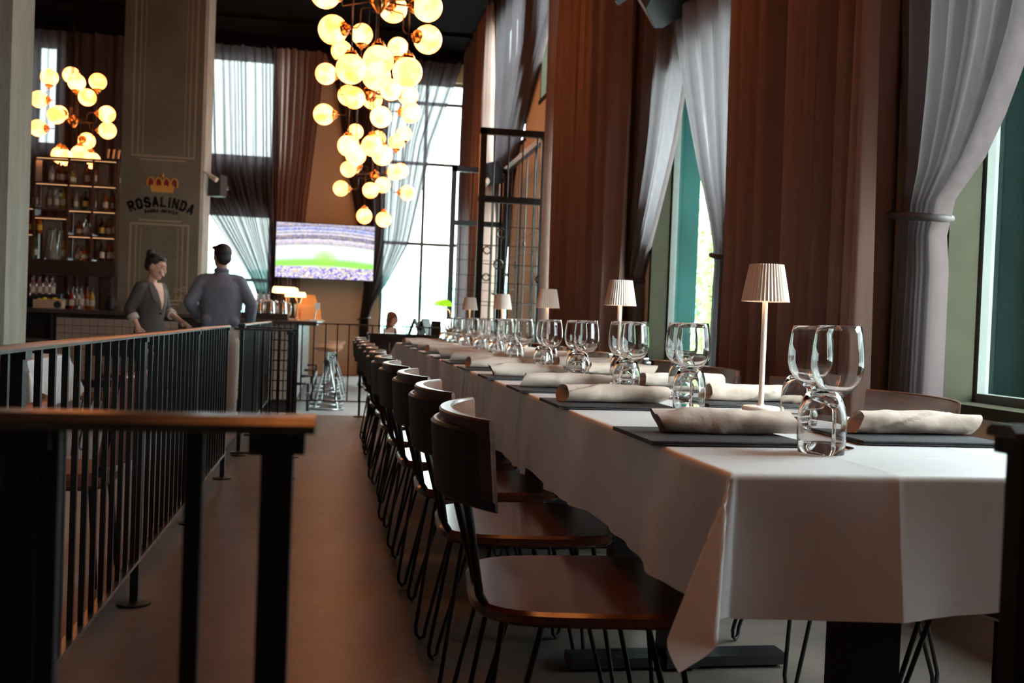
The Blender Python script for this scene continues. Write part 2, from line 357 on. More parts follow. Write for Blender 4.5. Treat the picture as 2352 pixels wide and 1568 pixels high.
def window_x(n, y0, y1, z0, z1, cols, rows):
    """window in the right wall: cream jamb lining, white frame, one pane per light"""
    j = .05; f = MB()
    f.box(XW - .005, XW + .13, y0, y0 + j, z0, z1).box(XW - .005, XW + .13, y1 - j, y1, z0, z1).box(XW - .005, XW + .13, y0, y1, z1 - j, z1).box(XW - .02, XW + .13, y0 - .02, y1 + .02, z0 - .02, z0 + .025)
    f.cur = 1; X0, X1 = XW + .145, XW + .195; t = .06
    f.box(X0, X1, y0, y0 + t, z0, z1).box(X0, X1, y1 - t, y1, z0, z1).box(X0, X1, y0 + t, y1 - t, z1 - t, z1).box(X0, X1, y0 + t, y1 - t, z0, z0 + t)
    ys = [y0 + t + (y1 - y0 - 2 * t) * i / cols for i in range(cols + 1)]; zs = [z0 + t + (z1 - z0 - 2 * t) * i / rows for i in range(rows + 1)]
    f.cur = 2
    for y in ys[1:-1]: f.box(X0 + .01, X1, y - .025, y + .025, z0 + t, z1 - t)
    for z in zs[1:-1]: f.box(X0 + .01, X1, y0 + t, y1 - t, z - .025, z + .025)
    o = struct('window_%d' % n, f, ['frame_cream', 'frame_white', 'frame_dark'])
    for a, b in zip(ys, ys[1:]):
        for c, d in zip(zs, zs[1:]): part('pane', MB().add([(X0 + .035, a, c), (X0 + .035, b, c), (X0 + .035, b, d), (X0 + .035, a, d)], [(0, 1, 2, 3)]), 'window_glass', o)
    portal('daylight_portal', (XW + .21, (y0 + y1) / 2, (z0 + z1) / 2), (0, PI / 2, 0), z1 - z0, y1 - y0)
for n, (a, b, z0, z1) in enumerate(RW):
    window_x(n + 1, a, b, z0, z1, 1 if n in (0, 1) else 2, 1 if n < 2 else 2)
def window_y(n, x0, x1, z0, z1, xs, zs):
    t = .06; f = MB(); Y0, Y1 = YB + .08, YB + .16
    f.box(x0, x0 + t, Y0, Y1, z0, z1).box(x1 - t, x1, Y0, Y1, z0, z1).box(x0 + t, x1 - t, Y0, Y1, z1 - t, z1).box(x0 + t, x1 - t, Y0, Y1, z0, z0 + t)
    XS = [x0 + t] + xs + [x1 - t]; ZS = [z0 + t] + zs + [z1 - t]
    for x in xs: f.box(x - .03, x + .03, Y0, Y1, z0 + t, z1 - t)
    for z in zs: f.box(x0 + t, x1 - t, Y0 + .01, Y1, z - .03, z + .03)
    o = struct('window_%d' % n, f, ['frame_white'])
    for a, b in zip(XS, XS[1:]):
        for c, d in zip(ZS, ZS[1:]): part('pane', MB().add([(a, Y0 + .03, c), (b, Y0 + .03, c), (b, Y0 + .03, d), (a, Y0 + .03, d)], [(0, 1, 2, 3)]), 'window_glass', o)
    portal('daylight_portal', ((x0 + x1) / 2, YB + .28, (z0 + z1) / 2), (-PI / 2, 0, 0), x1 - x0, z1 - z0)
for n, (a, b, z0, z1) in enumerate(BWN):
    big = n == 2
    window_y(9 + n, a, b, z0, z1, [1.60] if big else [], [2.45, 4.02, 5.2] if big else ([1.6] if n == 1 else []))

# ------------------------------------------------------------------ outside
struct('ground', MB().box(-30, 40, -20, 60, -.60, -.36), 'pavement')
t = thing('street_building', 'pale turquoise shopfront building across the street behind the end window', 'building', (0, 31, -.36))
part('wall', MB().box(-12, 16, 0, 1, 2.6, 9), 'white_render', t)
part('base', MB().box(-12, 16, .1, 1, 0, 2.05), 'teal_paint', t)
part('cornice', MB().box(-12, 16, -.35, 1, 2.05, 2.35).box(-12, 16, -.5, 1, 2.35, 2.6), 'teal_paint', t)
for i in range(12):
    x = -11.5 + i * 2.2
    part('pilaster', MB().box(x, x + .3, -.1, .2, 0, 2.05), 'white_render', t)
    part('window', MB().box(x + .6, x + 1.9, .02, .12, .5, 1.6), 'white_render', t)
tag(part('outside_panel', MB().box(2.64, 5.6, 4.3, 4.5, -.36, 3.10).box(2.95, 3.0, 4.24, 4.3, -.36, 3.10).box(3.3, 3.42, 4.20, 4.3, -.36, 3.10), 'green_steel'),
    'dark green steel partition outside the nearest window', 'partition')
tag(part('outside_panel', MB().box(2.64, 3.16, 8.5, 8.7, -.36, 3.10).box(2.9, 2.95, 8.45, 8.5, -.36, 3.10), 'reflected_teal'), 'added teal sheet for the curtain reflected in the middle window', 'partition')  # added sheet standing in for a reflection in the glass
t = thing('added_canopy', 'unseen dark canopy added outside the window wall to cut high daylight', 'canopy', (2.63, 0, 3.12))  # unseen, added to keep high sky light off the floor
part('deck', MB().box(0, 1.0, -6, 9.6, .06, .14), 'green_steel', t)
for k in range(9): part('rib', MB().box(0, 1.0, -5.5 + k * 1.85, -5.42 + k * 1.85, 0, .06), 'green_steel', t)
t = thing('far_building', 'pale rendered building seen through the middle window', 'building', (18, 12, -.36))
part('wall', MB().box(0, 4, -18, 16, 0, 8), 'white_render', t)
for i in range(8): part('window', MB().box(-.05, .05, -16 + i * 4, -14 + i * 4, 1, 3), 'green_steel', t)
def leaves(n, c, rad, seed, size):
    r = random.Random(seed); m = MB()
    for _ in range(n):
        a, b, q = r.uniform(0, 2 * PI), math.acos(r.uniform(-1, 1)), r.random() ** .4
        p = Vector((c[0] + rad[0] * q * math.sin(b) * math.cos(a), c[1] + rad[1] * q * math.sin(b) * math.sin(a), c[2] + rad[2] * q * math.cos(b)))
        u = Vector((r.gauss(0, 1), r.gauss(0, 1), r.gauss(0, 1))).normalized() * size; v = u.orthogonal().normalized() * size * .5
        m.add([p - u, p + v, p + u, p - v], [(0, 1, 2, 3)])
    return m
for i, (x, y, h, lab) in enumerate([(7.2, 17.0, 3.4, 'leafy green street tree outside the middle window'), (-5.0, 29.0, 3.2, 'leafy street tree outside the lower end window beside the pillar'), (8.5, 22.0, 4.0, 'taller leafy street tree further along outside the window wall')]):
    t = thing('street_tree', lab, 'tree', (x, y, -.36)); part('trunk', MB().tube([(0, 0, 0), (.05, .02, h * .5), (0, 0, h)], [.12, .09, .05]), 'bark', t, 40)
    tag(part('foliage', leaves(2600, (0, 0, h * .72), (1.5, 1.5, h * .62), i, .09), 'leaf', t), kind='stuff')
t = thing('planter_hedge', 'low clipped green hedge in a trough on the pavement', 'hedge', (4.4, 13.2, -.36))
part('trough', MB().box(-.25, .25, -1.6, 1.6, 0, .55), 'green_steel', t); tag(part('foliage', leaves(1500, (0, 0, .85), (.35, 1.7, .5), 9, .06), 'leaf', t), kind='stuff')

# ------------------------------------------------------------------ pillars
t = thing('concrete_column', 'weathered pale grey concrete column at the left edge', 'column', (0, 0, LOW))
part('shaft', MB().box(-2.62, -2.05, 6.70, 7.15, 0, CEIL - LOW).xf(Matrix.Identity(4)), 'pale_concrete', t)
PX0, PX1, PY = -3.22, -2.03, 15.6
pil = thing('painted_pillar', 'dark olive pillar painted with a crown, arched lettering and pale line panels', 'pillar', (0, 0, 0))
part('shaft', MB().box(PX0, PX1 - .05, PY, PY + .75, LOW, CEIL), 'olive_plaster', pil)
part('daylit_side', MB().box(PX1 - .05, PX1, PY + .01, PY + .78, LOW, CEIL), 'side_daylit', pil)  # lighter face stands for window light on this side of the pillar
def strip(x0, x1, z0, z1, d=.004): return MB().box(x0, x1, PY - d, PY, z0, z1)
def frame_lines(x0, x1, z0, z1):
    m = MB()
    for k, (o, wd) in enumerate(((0, .022), (.085, .014), (.155, .008))):
        m.box(x0 + o, x0 + o + wd, PY - .004, PY, z0 + o * .2, z1 - (0 if k < 2 else .05)).box(x1 - o - wd, x1 - o, PY - .004, PY, z0 + o * .2, z1 - (0 if k < 2 else .05))
    for (za, s) in ((z0, -1), (z1, 1)):
        m.box(x0, x1, PY - .004, PY, za - .013, za + .013).box(x0 + .12, x1 - .12, PY - .004, PY, za + s * .055 - .010, za + s * .055 + .010)
    return m
part('line_panel', frame_lines(-3.08, -2.17, 3.26, 6.3), 'sign_line', pil)
part('line_panel', frame_lines(-3.07, -2.22, 1.12, 2.25), 'sign_line', pil)
sc_ = MB()
for cx, cz, s in ((-2.38, 1.27, 1), (-2.30, 1.18, -1), (-2.28, 1.29, 1), (-2.37, 1.17, -1)):
    sc_.tube([(cx + .045 * (1 - a / 9) * math.cos(s * a), PY - .003, cz + .045 * (1 - a / 9) * math.sin(s * a)) for a in [k * .5 for k in range(16)]], .007, 5)
part('corner_scroll', sc_, 'sign_line', pil)
GLYPH = {'R': [[(0, 0), (0, 1)], [(0, 1), (.75, 1), (1, .87), (1, .64), (.75, .5), (0, .5)], [(.45, .5), (1, 0)]], 'O': [[(.25, 0), (0, .2), (0, .8), (.25, 1), (.75, 1), (1, .8), (1, .2), (.75, 0), (.25, 0)]],
         'S': [[(1, .8), (.75, 1), (.25, 1), (0, .82), (0, .65), (.25, .52), (.75, .48), (1, .35), (1, .18), (.75, 0), (.25, 0), (0, .2)]], 'A': [[(0, 0), (.5, 1), (1, 0)], [(.2, .3), (.8, .3)]], 'L': [[(0, 1), (0, 0), (1, 0)]],
         'I': [[(.5, 0), (.5, 1)]], 'N': [[(0, 0), (0, 1), (1, 0), (1, 1)]], 'D': [[(0, 0), (0, 1), (.65, 1), (1, .75), (1, .25), (.65, 0), (0, 0)]],
         'B': [[(0, 0), (0, 1), (.7, 1), (.95, .87), (.95, .65), (.7, .52), (0, .52)], [(.7, .52), (1, .38), (1, .15), (.7, 0), (0, 0)]], 'E': [[(1, 1), (0, 1), (0, 0), (1, 0)], [(0, .5), (.8, .5)]], 'C': [[(1, .8), (.75, 1), (.25, 1), (0, .8), (0, .2), (.25, 0), (.75, 0), (1, .2)]]}
def letters(text, cx, z, R, h, wd, gap, th, parent, m):
    """heavy painted block letters along an arc, each a thin raised shape"""
    W = [wd * {'I': .42, ' ': .5}.get(c, 1.0) for c in text]; tot = sum(W) + gap * (len(text) - 1); s = -tot / 2; cache = {}
    for c, w in zip(text, W):
        mid = s + w / 2; s += w + gap
        if c == ' ': continue
        mb = MB()
        for line in GLYPH[c]:
            pts = [Vector((-w / 2 + th / 2 + (w - th) * x, th / 2 + (h - th) * y)) for x, y in line]
            for p, q in zip(pts, pts[1:]):
                d = (q - p).normalized(); nrm = Vector((-d.y, d.x)) * th / 2; p2, q2 = p - d * th * .38, q + d * th * .38
                qd = [p2 + nrm, p2 - nrm, q2 - nrm, q2 + nrm]; mb.add([(v.x, -.004, v.y) for v in qd] + [(v.x, 0, v.y) for v in qd], [(0, 1, 2, 3), (0, 4, 5, 1), (1, 5, 6, 2), (2, 6, 7, 3), (3, 7, 4, 0)])
        a = mid / R; o = part('letter', mb, m, parent)
        o.matrix_local = Matrix.Translation((cx + R * math.sin(a), PY, z - R * (1 - math.cos(a)))) @ Matrix.Rotation(a, 4, 'Y')
letters('ROSALINDA', -2.63, 2.505, 1.0, .165, .098, .010, .036, pil, 'sign_black')
letters('BARRA IBERICA', -2.63, 2.425, 1.2, .052, .034, .007, .012, pil, 'sign_black')
cr = MB(); cx, cz = -2.625, 2.83
def ppoly(m, pts, d): # flat shape on the pillar face
    n = len(pts); m.add([(x, PY - d, z) for x, z in pts] + [(x, PY, z) for x, z in pts], [tuple(range(n))] + [(i, (i + 1) % n, n + (i + 1) % n, n + i) for i in range(n)])
ppoly(cr, [(cx - .15, cz - .10), (cx + .15, cz - .10), (cx + .17, cz - .02), (cx - .17, cz - .02)], .004)
cr.tube([(cx - .17, PY - .004, cz - .02), (cx + .17, PY - .004, cz - .02)], .012, 5)
for s in (-1, -.33, .33, 1):
    w0 = .085
    cr.tube([(cx + s * .17 + q * w0 * .55, PY - .006, cz - .02 + hh) for q, hh in ((-.9, 0), (-1.05, .07), (-.6, .12), (0, .135), (.6, .12), (1.05, .07), (.9, 0))], .011, 5)
for k in range(7): cr.ball((cx - .15 + k * .05, PY - .006, cz - .005), .014, 8, 5)
cr.ball((cx, PY - .006, cz + .145), .024, 8, 6); cr.box(cx - .006, cx + .006, PY - .006, PY, cz + .16, cz + .205).box(cx - .018, cx + .018, PY - .006, PY, cz + .178, cz + .19)
em = part('crown', cr, 'sign_gold', pil, 60); em['label'] = 'gold and red crown emblem'
rd = MB()
for s in (-1, -.33, .33, 1): ppoly(rd, [(cx + s * .17 + q * .045, cz - .01 + hh) for q, hh in ((-.9, 0), (-1, .07), (-.6, .11), (.6, .11), (1, .07), (.9, 0))], .003)
part('crown_lining', rd, 'sign_red', em)
# speaker and spot lamps on the pillar and wall
def speaker(label, loc, rot, s, drop=False):
    t = thing('loudspeaker', label, 'speaker', loc); t.rotation_euler = rot
    part('cabinet', MB().prism([(-.5 * s[0], -.5 * s[1]), (.5 * s[0], -.5 * s[1]), (.5 * s[0], .35 * s[1]), (.36 * s[0], .5 * s[1]), (-.36 * s[0], .5 * s[1]), (-.5 * s[0], .35 * s[1])], -.5 * s[2], .5 * s[2], .008), 'speaker_black', t)
    part('grille', MB().box(-.44 * s[0], .44 * s[0], -.53 * s[1], -.5 * s[1], -.45 * s[2], .45 * s[2]), 'speaker_black', t)
    part('bracket', MB().box(-.03, .03, .5 * s[1], .5 * s[1] + .14, -.03, .03), 'black_iron', t)
    if False: part('drop_rod', MB().cyl((0, 0, .4 * s[2]), tuple(Matrix.LocRotScale(None, Quaternion(), None) @ (t.rotation_euler.to_matrix().inverted() @ Vector((0, 0, CEIL - loc[2])))), .007, n=6), 'black_iron', t)
    return t
speaker('black box loudspeaker on the side of the painted pillar', (-1.87, 16.0, 2.92), (0, 0, -.5), (.22, .2, .33))
speaker('large dark grey loudspeaker hung above the middle window', (2.06, 6.62, 3.40), (-.55, .25, 1.0), (.36, .32, .56), True)
speaker('small black loudspeaker behind the iron screens', (1.955, 12.98, 2.93), (.3, 0, -1.25), (.24, .22, .30))
def spot(label, loc, d):
    t = thing('spot_lamp', label, 'lamp', loc); d = Vector(d).normalized()
    part('arm', MB().cyl((0, 0, 0), tuple(-d * .12), .012), 'white_plastic', t); part('head', MB().cyl((0, 0, 0), tuple(d * .15), .035, .04), 'lamp_cream', t, 40)
spot('small white spot lamp beside the pillar loudspeaker', (-1.95, 15.55, 3.02), (.8, -.4, -.5))
spot('small white spot lamp beside the loudspeaker behind the iron screens', (1.915, 12.92, 2.86), (-.5, -.5, -.6))

# ================================================================== CURTAINS
def curtain_mb(axis, const, ea, eb, z0, z1, folds, amp, seed, nv=44, per=9, deep=1.0):
    r = random.Random(seed); comps = [(folds * q, r.uniform(0, 6.28), k) for q, k in ((1, 1.0), (.57, .6), (1.63, .45), (2.4, .22))]
    nu = max(24, int(folds * per)); wtop = abs(lerp(eb, z1) - lerp(ea, z1)) or 1
    zs = [z1 + (z0 - z1) * j / nv for j in range(nv + 1)]
    def fn(u, v):
        z = zs[int(round(v * nv))]; a, b = lerp(ea, z), lerp(eb, z); sq = min(1.0, abs(b - a) / wtop)
        g = sum(k * math.sin(2 * PI * n * u + p + .25 * math.sin(z * .9 + n)) for n, p, k in comps) / 1.6
        A = amp * (.55 + .45 * sq) * (0.6 + .4 * (1 - sq) * deep + .4 * min(1, (z1 - z) / 1.5))
        s = a + (b - a) * u + .25 * amp * sq * math.sin(2 * PI * folds * .8 * u + seed)
        return (const + A * g, s, z) if axis == 'x' else (s, const + A * g, z)
    return MB().grid(fn, nu, nv)
def curtain(label, axis, const, ea, eb, z0, z1, folds, amp, seed, m, tie=None, group=None):
    t = thing('curtain', label, 'curtain', (0, 0, 0), 0, group)
    part('drape', curtain_mb(axis, const, ea, eb, z0, z1, folds, amp, seed), m, t, 179)
    if tie:
        z = tie; a, b = lerp(ea, z), lerp(eb, z); c = (a + b) / 2; ra = abs(b - a) / 2 + .035; rb = amp * 1.15 + .03
        ring = [((const + rb * math.sin(q), c + ra * math.cos(q), z + .02 * math.cos(q)) if axis == 'x' else (c + ra * math.cos(q), const + rb * math.sin(q), z + .02 * math.cos(q))) for q in [2 * PI * k / 24 for k in range(24)]]
        part('tieback', MB().tube(ring, .016, 8, closed=True), 'tie_cord', t, 60)
    return t
XC = 2.30; ZT = CEIL - .07
# nearest window
curtain('grey sheer curtain panel swept back to a dark cord at the nearest window', 'x', XC, [(0.02, 3.53), (1.3, 3.52), (1.484, 3.56), (1.71, 3.28), (2.03, 3.10), (2.6, 2.93), (3.4, 2.84), (ZT, 2.80)], [(0.02, 3.86), (1.484, 3.80), (1.8, 3.86), (2.5, 3.95), (ZT, 4.0)], .02, ZT, 7, .055, 3, 'curtain_sheer', 1.484)
curtain('sheer curtain panel tied back at the near side of the nearest window', 'x', XC + .02, [(0.02, .62), (1.484, .66), (1.8, .58), (ZT, .5)], [(0.02, .95), (1.484, .92), (1.71, 1.1), (2.03, 1.2), (2.6, 1.32), (ZT, 1.44)], .02, ZT, 7, .055, 4, 'curtain_sheer', 1.484)
curtain('wide dark brown curtain between the nearest and the middle window', 'x', XC - .13, [(0, 3.74), (1.5, 3.74), (ZT, 3.76)], [(0, 5.28), (1.4, 5.26), (ZT, 5.42)], .02, ZT, 11, .105, 12, 'curtain_brown')
# middle window
curtain('daylit sheer panel on the near side of the middle window', 'x', XC, [(0.02, 5.58), (1.44, 5.60), (1.8, 5.62), (ZT, 5.62)], [(0.02, 5.85), (1.30, 5.80), (1.44, 5.78), (1.7, 5.94), (2.0, 6.17), (2.48, 6.45), (3.0, 6.72), (3.6, 6.84), (ZT, 6.9)], .02, ZT, 7, .05, 21, 'curtain_sheer_daylit', 1.44)
curtain('daylit sheer panel on the far side of the middle window', 'x', XC + .06, [(0.02, 7.62), (1.25, 7.64), (1.38, 7.68), (1.6, 7.52), (1.9, 7.30), (2.3, 7.02), (2.7, 6.84), (3.0, 6.73), (3.6, 6.64), (ZT, 6.6)], [(0.02, 7.96), (1.38, 7.92), (1.8, 7.98), (ZT, 8.05)], .02, ZT, 7, .05, 22, 'curtain_sheer_daylit', 1.38)
curtain('dark brown curtain between the middle window and the iron screens', 'x', XC - .12, [(0, 7.66), (ZT, 7.70)], [(0, 10.15), (ZT, 10.2)], .02, ZT, 17, .10, 31, 'curtain_brown')
# far door
curtain('dark sheer panel on the near side of the glazed door', 'x', XC, [(0, 10.70), (ZT, 10.66)], [(LOW, 10.95), (1.4, 10.92), (2.2, 11.06), (3.0, 11.15), (4.0, 11.26), (4.7, 11.36), (ZT, 11.5)], LOW + .02, ZT, 8, .05, 41, 'curtain_gauze', 1.4)
curtain('long sheer panel sweeping away from the glazed door', 'x', XC + .05, [(LOW, 14.3), (1.4, 14.35), (2.0, 14.2), (3.0, 13.9), (3.58, 13.3), (4.2, 12.2), (4.7, 11.42), (ZT, 11.35)], [(LOW, 14.75), (1.4, 14.7), (2.5, 14.85), (3.5, 15.4), (ZT, 15.8)], LOW + .02, ZT, 14, .06, 42, 'curtain_gauze', 1.4)
curtain('brown curtain between the glazed door and the far corner', 'x', XC - .03, [(LOW, 14.75), (2.6, 14.9), (3.6, 15.5), (ZT, 15.8)], [(LOW, 17.1), (ZT, 17.1)], LOW + .02, ZT, 11, .08, 43, 'curtain_brown')
curtain('grey brown curtain in the far corner of the window wall', 'x', XC - .03, [(LOW, 17.1), (ZT, 17.1)], [(LOW, 19.15), (ZT, 19.2)], LOW + .02, ZT, 10, .07, 44, 'curtain_sheer')
# end wall
YC = YB - .18; ZB = CEIL - .18
curtain('dark brown curtain on the end wall behind the bar shelves', 'y', YC, [(0, -7.3), (ZB, -7.3)], [(0, -3.0), (ZB, -3.0)], LOW + .02, ZB, 22, .06, 51, 'curtain_gauze')
curtain('sheer curtain gathered to the right over the windows beside the pillar', 'y', YC, [(LOW, -1.40), (1.1, -1.40), (1.6, -1.60), (2.2, -2.0), (2.9, -2.5), (3.6, -2.9), (ZB, -3.05)], [(LOW, -1.08), (1.1, -1.10), (2.0, -1.15), (ZB, -1.28)], LOW + .02, ZB, 15, .09, 52, 'curtain_gauze', 1.1)
curtain('dense brown curtain behind the left of the television', 'y', YC - .03, [(LOW, -1.22), (ZB, -1.32)], [(LOW, -.72), (1.6, -.70), (2.73, -.64), (4, -.52), (5.3, -.41), (ZB, -.38)], LOW + .02, ZB, 8, .06, 53, 'curtain_brown')
curtain('sheer panel swept from the ceiling to the left of the big end window', 'y', YC, [(LOW, .42), (.95, .44), (1.6, .50), (2.73, .34), (4, .07), (5.3, -.14), (ZB, -.36)], [(LOW, .66), (.95, .60), (1.2, .66), (1.73, .98), (2.42, 1.32), (3.4, 1.52), (4.37, 1.70), (5.4, 2.05), (ZB, 2.22)], LOW + .02, ZB, 17, .085, 54, 'curtain_gauze', .95)

# ================================================================== CHANDELIERS
gm = MB().ball((0, 0, 0), .13, 28, 18).mesh('globe', 'alabaster_globe', 179)
capm = MB().lathe([(0, -.155), (.010, -.155), (.014, -.185), (.008, -.19), (.016, -.16), (.045, -.150), (.062, -.132), (.066, -.112), (.060, -.112)], 16)
for k in range(3): capm.ball((.034 * math.cos(k * 2.094), .034 * math.sin(k * 2.094), -.152), .013, 8, 6)
capm = capm.mesh('cap', 'gold', 50)
def chandelier(label, cx, cy_, hz, up, side, hang):
    t = thing('globe_chandelier', label, 'chandelier', (cx, cy_, hz), 0, 'globe chandeliers')
    rods = MB()
    for k in range(3): rods.cyl((.06 * math.cos(k * 2.1), .06 * math.sin(k * 2.1), -.05), (.06 * math.cos(k * 2.1), .06 * math.sin(k * 2.1), CEIL - hz), .009, n=6)
    part('suspension_rods', rods, 'rod_dark', t, 50)
    part('ceiling_plate', MB().lathe([(0, CEIL - hz - .04), (.14, CEIL - hz - .04), (.14, CEIL - hz), (0, CEIL - hz)], 20), 'rod_dark', t, 40)
    part('hub', MB().lathe([(0, -.11), (.02, -.11), (.05, -.07), (.085, -.02), (.085, .02), (.05, .06), (.02, .09), (0, .09)], 16), 'gold', t, 50)
    def globe(x, z, dy, kind):
        p = Vector((x - cx, dy, z - hz))
        ax = Vector((0, 0, 1)) if kind == 'up' else Vector((0, 0, -1)) if kind == 'hang' else Vector((p.x, p.y, 0)).normalized()
        g = obj('globe', gm, t); g.location = p; g.rotation_mode = 'QUATERNION'; g.rotation_quaternion = Vector((0, 0, 1)).rotation_difference(ax)
        obj('cap', capm, g)
        c = p - ax * .185; lv = 0.0 if kind != 'side' else max(-.12, min(.12, p.z * .25)); r = math.hypot(c.x, c.y) or 1e-3; k = max(.08, 1 - .10 / r) if kind == 'side' else 1.0
        e = Vector((c.x * k, c.y * k, lv))
        pts = [(0, 0, lv), (e.x * .97, e.y * .97, lv), (e.x, e.y, lv + (.03 if c.z > lv else -.03) if abs(c.z - lv) > .06 else c.z)]
        if kind == 'side': pts += [(e.x, e.y, c.z - math.copysign(min(.03, abs(c.z - lv) * .4), c.z - lv)), (e.x + (c.x - e.x) * .3, e.y + (c.y - e.y) * .3, c.z), tuple(c)]
        else: pts += [tuple(c)]
        part('arm', MB().tube(pts, .0065, 6), 'rod_dark', t, 50)
    for a in up: globe(*a, 'up')
    for a in side: globe(*a, 'side')
    for a in hang: globe(*a, 'hang')
    return t
A_UP = [(-.05, 4.35, .25), (.19, 4.47, -.15), (.65, 4.41, .1), (.41, 4.31, .35)]
A_SIDE = [(-.19, 3.80, 0.0), (-.12, 3.56, .25), (.70, 3.75, -.05), (.74, 3.56, .3), (.42, 3.86, .45)]
A_HANG = [(.05, 3.15, -.05), (.28, 3.20, -.22), (.54, 3.15, -.10), (.28, 3.17, .2)]
chandelier('large alabaster globe chandelier nearest the dining table, cut by the top edge', .28, 8.92, 3.78, A_UP, A_SIDE, A_HANG)
chandelier('middle chandelier of many glowing globes above the aisle', .30, 12.6, 3.78, [(-.05, 4.33, .25), (.19, 4.45, -.15), (.65, 4.39, .1), (.41, 4.29, .35)],
           [(-.23, 3.97, 0), (-.24, 3.49, .1), (.12, 3.62, -.38), (.83, 3.57, 0), (.05, 3.80, .35), (.80, 3.83, .2), (.45, 3.43, -.30), (.36, 3.80, .45), (.56, 3.78, -.25)], [(.07, 3.08, -.15), (.17, 3.02, .15), (.36, 3.10, -.15), (.5, 3.04, .15)])
chandelier('farthest and lowest globe chandelier in front of the television', .55, 17.0, 3.38, [(.21, 4.10, .1), (1.02, 4.10, 0), (.60, 4.05, .3), (.89, 3.93, -.15), (.13, 3.91, -.1)],
           [(.19, 3.53, .2), (.11, 3.42, -.2), (0.0, 3.12, 0), (.48, 3.07, -.38), (.68, 3.18, -.30), (.99, 3.49, .1), (.88, 3.41, -.25), (1.11, 3.11, 0)], [(.40, 2.67, -.1), (.73, 2.65, .1)])
chandelier('globe chandelier over the bar at the left', -4.15, 16.6, 3.88, [(-4.52, 4.52, 0), (-4.25, 4.62, .2), (-4.07, 4.43, -.2), (-3.83, 4.53, .1)],
           [(-3.88, 4.19, -.32), (-3.68, 4.03, .1), (-3.62, 3.74, -.1), (-4.66, 4.17, 0), (-4.44, 4.02, .3), (-4.30, 3.87, -.4), (-4.69, 3.74, .1), (-4.03, 3.63, .36)], [(-4.36, 3.34, .1), (-4.25, 3.28, -.12), (-4.02, 3.35, -.1), (-3.89, 3.29, .12)])
chandelier('globe chandelier above the middle of the long table, overhead out of frame', .28, 4.95, 3.78, A_UP, A_SIDE, A_HANG)
chandelier('globe chandelier above the near end of the long table, overhead out of frame', .28, .95, 3.78, A_UP, A_SIDE, A_HANG)

# ================================================================== RAILINGS
def railing(label, p0, p1, base, bars, posts, top=.915, bot=.15, post_w=.026, bar_w=.014, ends=(0, 0), capw=.046):
    """iron railing from p0 to p1; bars, posts are distances along it"""
    d = Vector((p1[0] - p0[0], p1[1] - p0[1])); Ln = d.length; t = thing('iron_railing', label, 'railing', (p0[0], p0[1], base), math.atan2(d.y, d.x))
    e0, e1 = ends
    tr = MB(); prof = [(-capw / 2, top - .013), (-capw / 2, top - .006), (-capw / 2 + .008, top), (capw / 2 - .008, top), (capw / 2, top - .006), (capw / 2, top - .013)]
    tr.add([(x, a, z) for x in (-e0, Ln + e1) for a, z in prof], [(i, (i + 1) % 6, 6 + (i + 1) % 6, 6 + i) for i in range(6)] + [(5, 4, 3, 2, 1, 0), (6, 7, 8, 9, 10, 11)])
    part('top_rail', tr, 'rail_steel', t)
    part('bottom_rail', MB().box(0, Ln, -.016, .016, bot - .006, bot + .006), 'rail_steel', t)
    bm = MB().box(-bar_w / 2, bar_w / 2, -bar_w / 2, bar_w / 2, bot, top - .012).mesh('bar', 'black_iron')
    pm = MB().box(-post_w / 2, post_w / 2, -post_w / 2, post_w / 2, 0.004, top - .012).box(-post_w * .85, post_w * .85, -post_w * .8, post_w * .8, top - .03, top - .012).mesh('post', 'black_iron')
    plate = MB().lathe([(0, 0), (.055, 0), (.055, .007), (.03, .012), (0, .012)], 20).mesh('base_plate', 'black_iron', 40)
    for b in bars: obj('bar', bm, t, (b, 0, 0))
    for b in posts: obj('base_plate', plate, obj('post', pm, t, (b, 0, 0)))
    return t
def every(a, b, s): return [a + s * i for i in range(int((b - a) / s + .5)) if a + s * i < b - .02]
railing('near left iron railing across the foreground', (-.64, .845), (-.026, .845), 0, [.16, .42, .53], [.012, .295, .40, .596], ends=(.02, .012))
railing('short iron railing at the right edge of the foreground', (.675, .90), (1.55, .90), 0, [.13, .25, .37], [.018, .50, .86], ends=(.012, .02))
railing('long iron railing along the aisle beside the step', (-.64, .885), (-.64, 6.15), 0, [b for b in every(.10, 5.2, .112)], [.05, 1.3, 2.62, 3.94, 5.235], ends=(0, .01))
railing('farther iron railing along the aisle beyond the gap', (-.64, 7.1), (-.64, 9.92), 0, every(.10, 2.75, .112), [.015, 1.4, 2.80], ends=(.01, .02))
railing('short return railing closing the end of the long aisle railing', (-.60, 6.16), (-.26, 6.16), 0, [.12, .22], [.33], top=.90)
railing('second short return railing beyond the gap in the aisle railing', (-.60, 7.06), (-.27, 7.06), 0, [.11, .22], [.32], top=.90)
railing('thin far railing in front of the bar stools', (-.60, 9.96), (1.20, 9.96), 0, every(.05, 1.75, .113), [.23, .85, 1.78], capw=.03, post_w=.022, bar_w=.012)

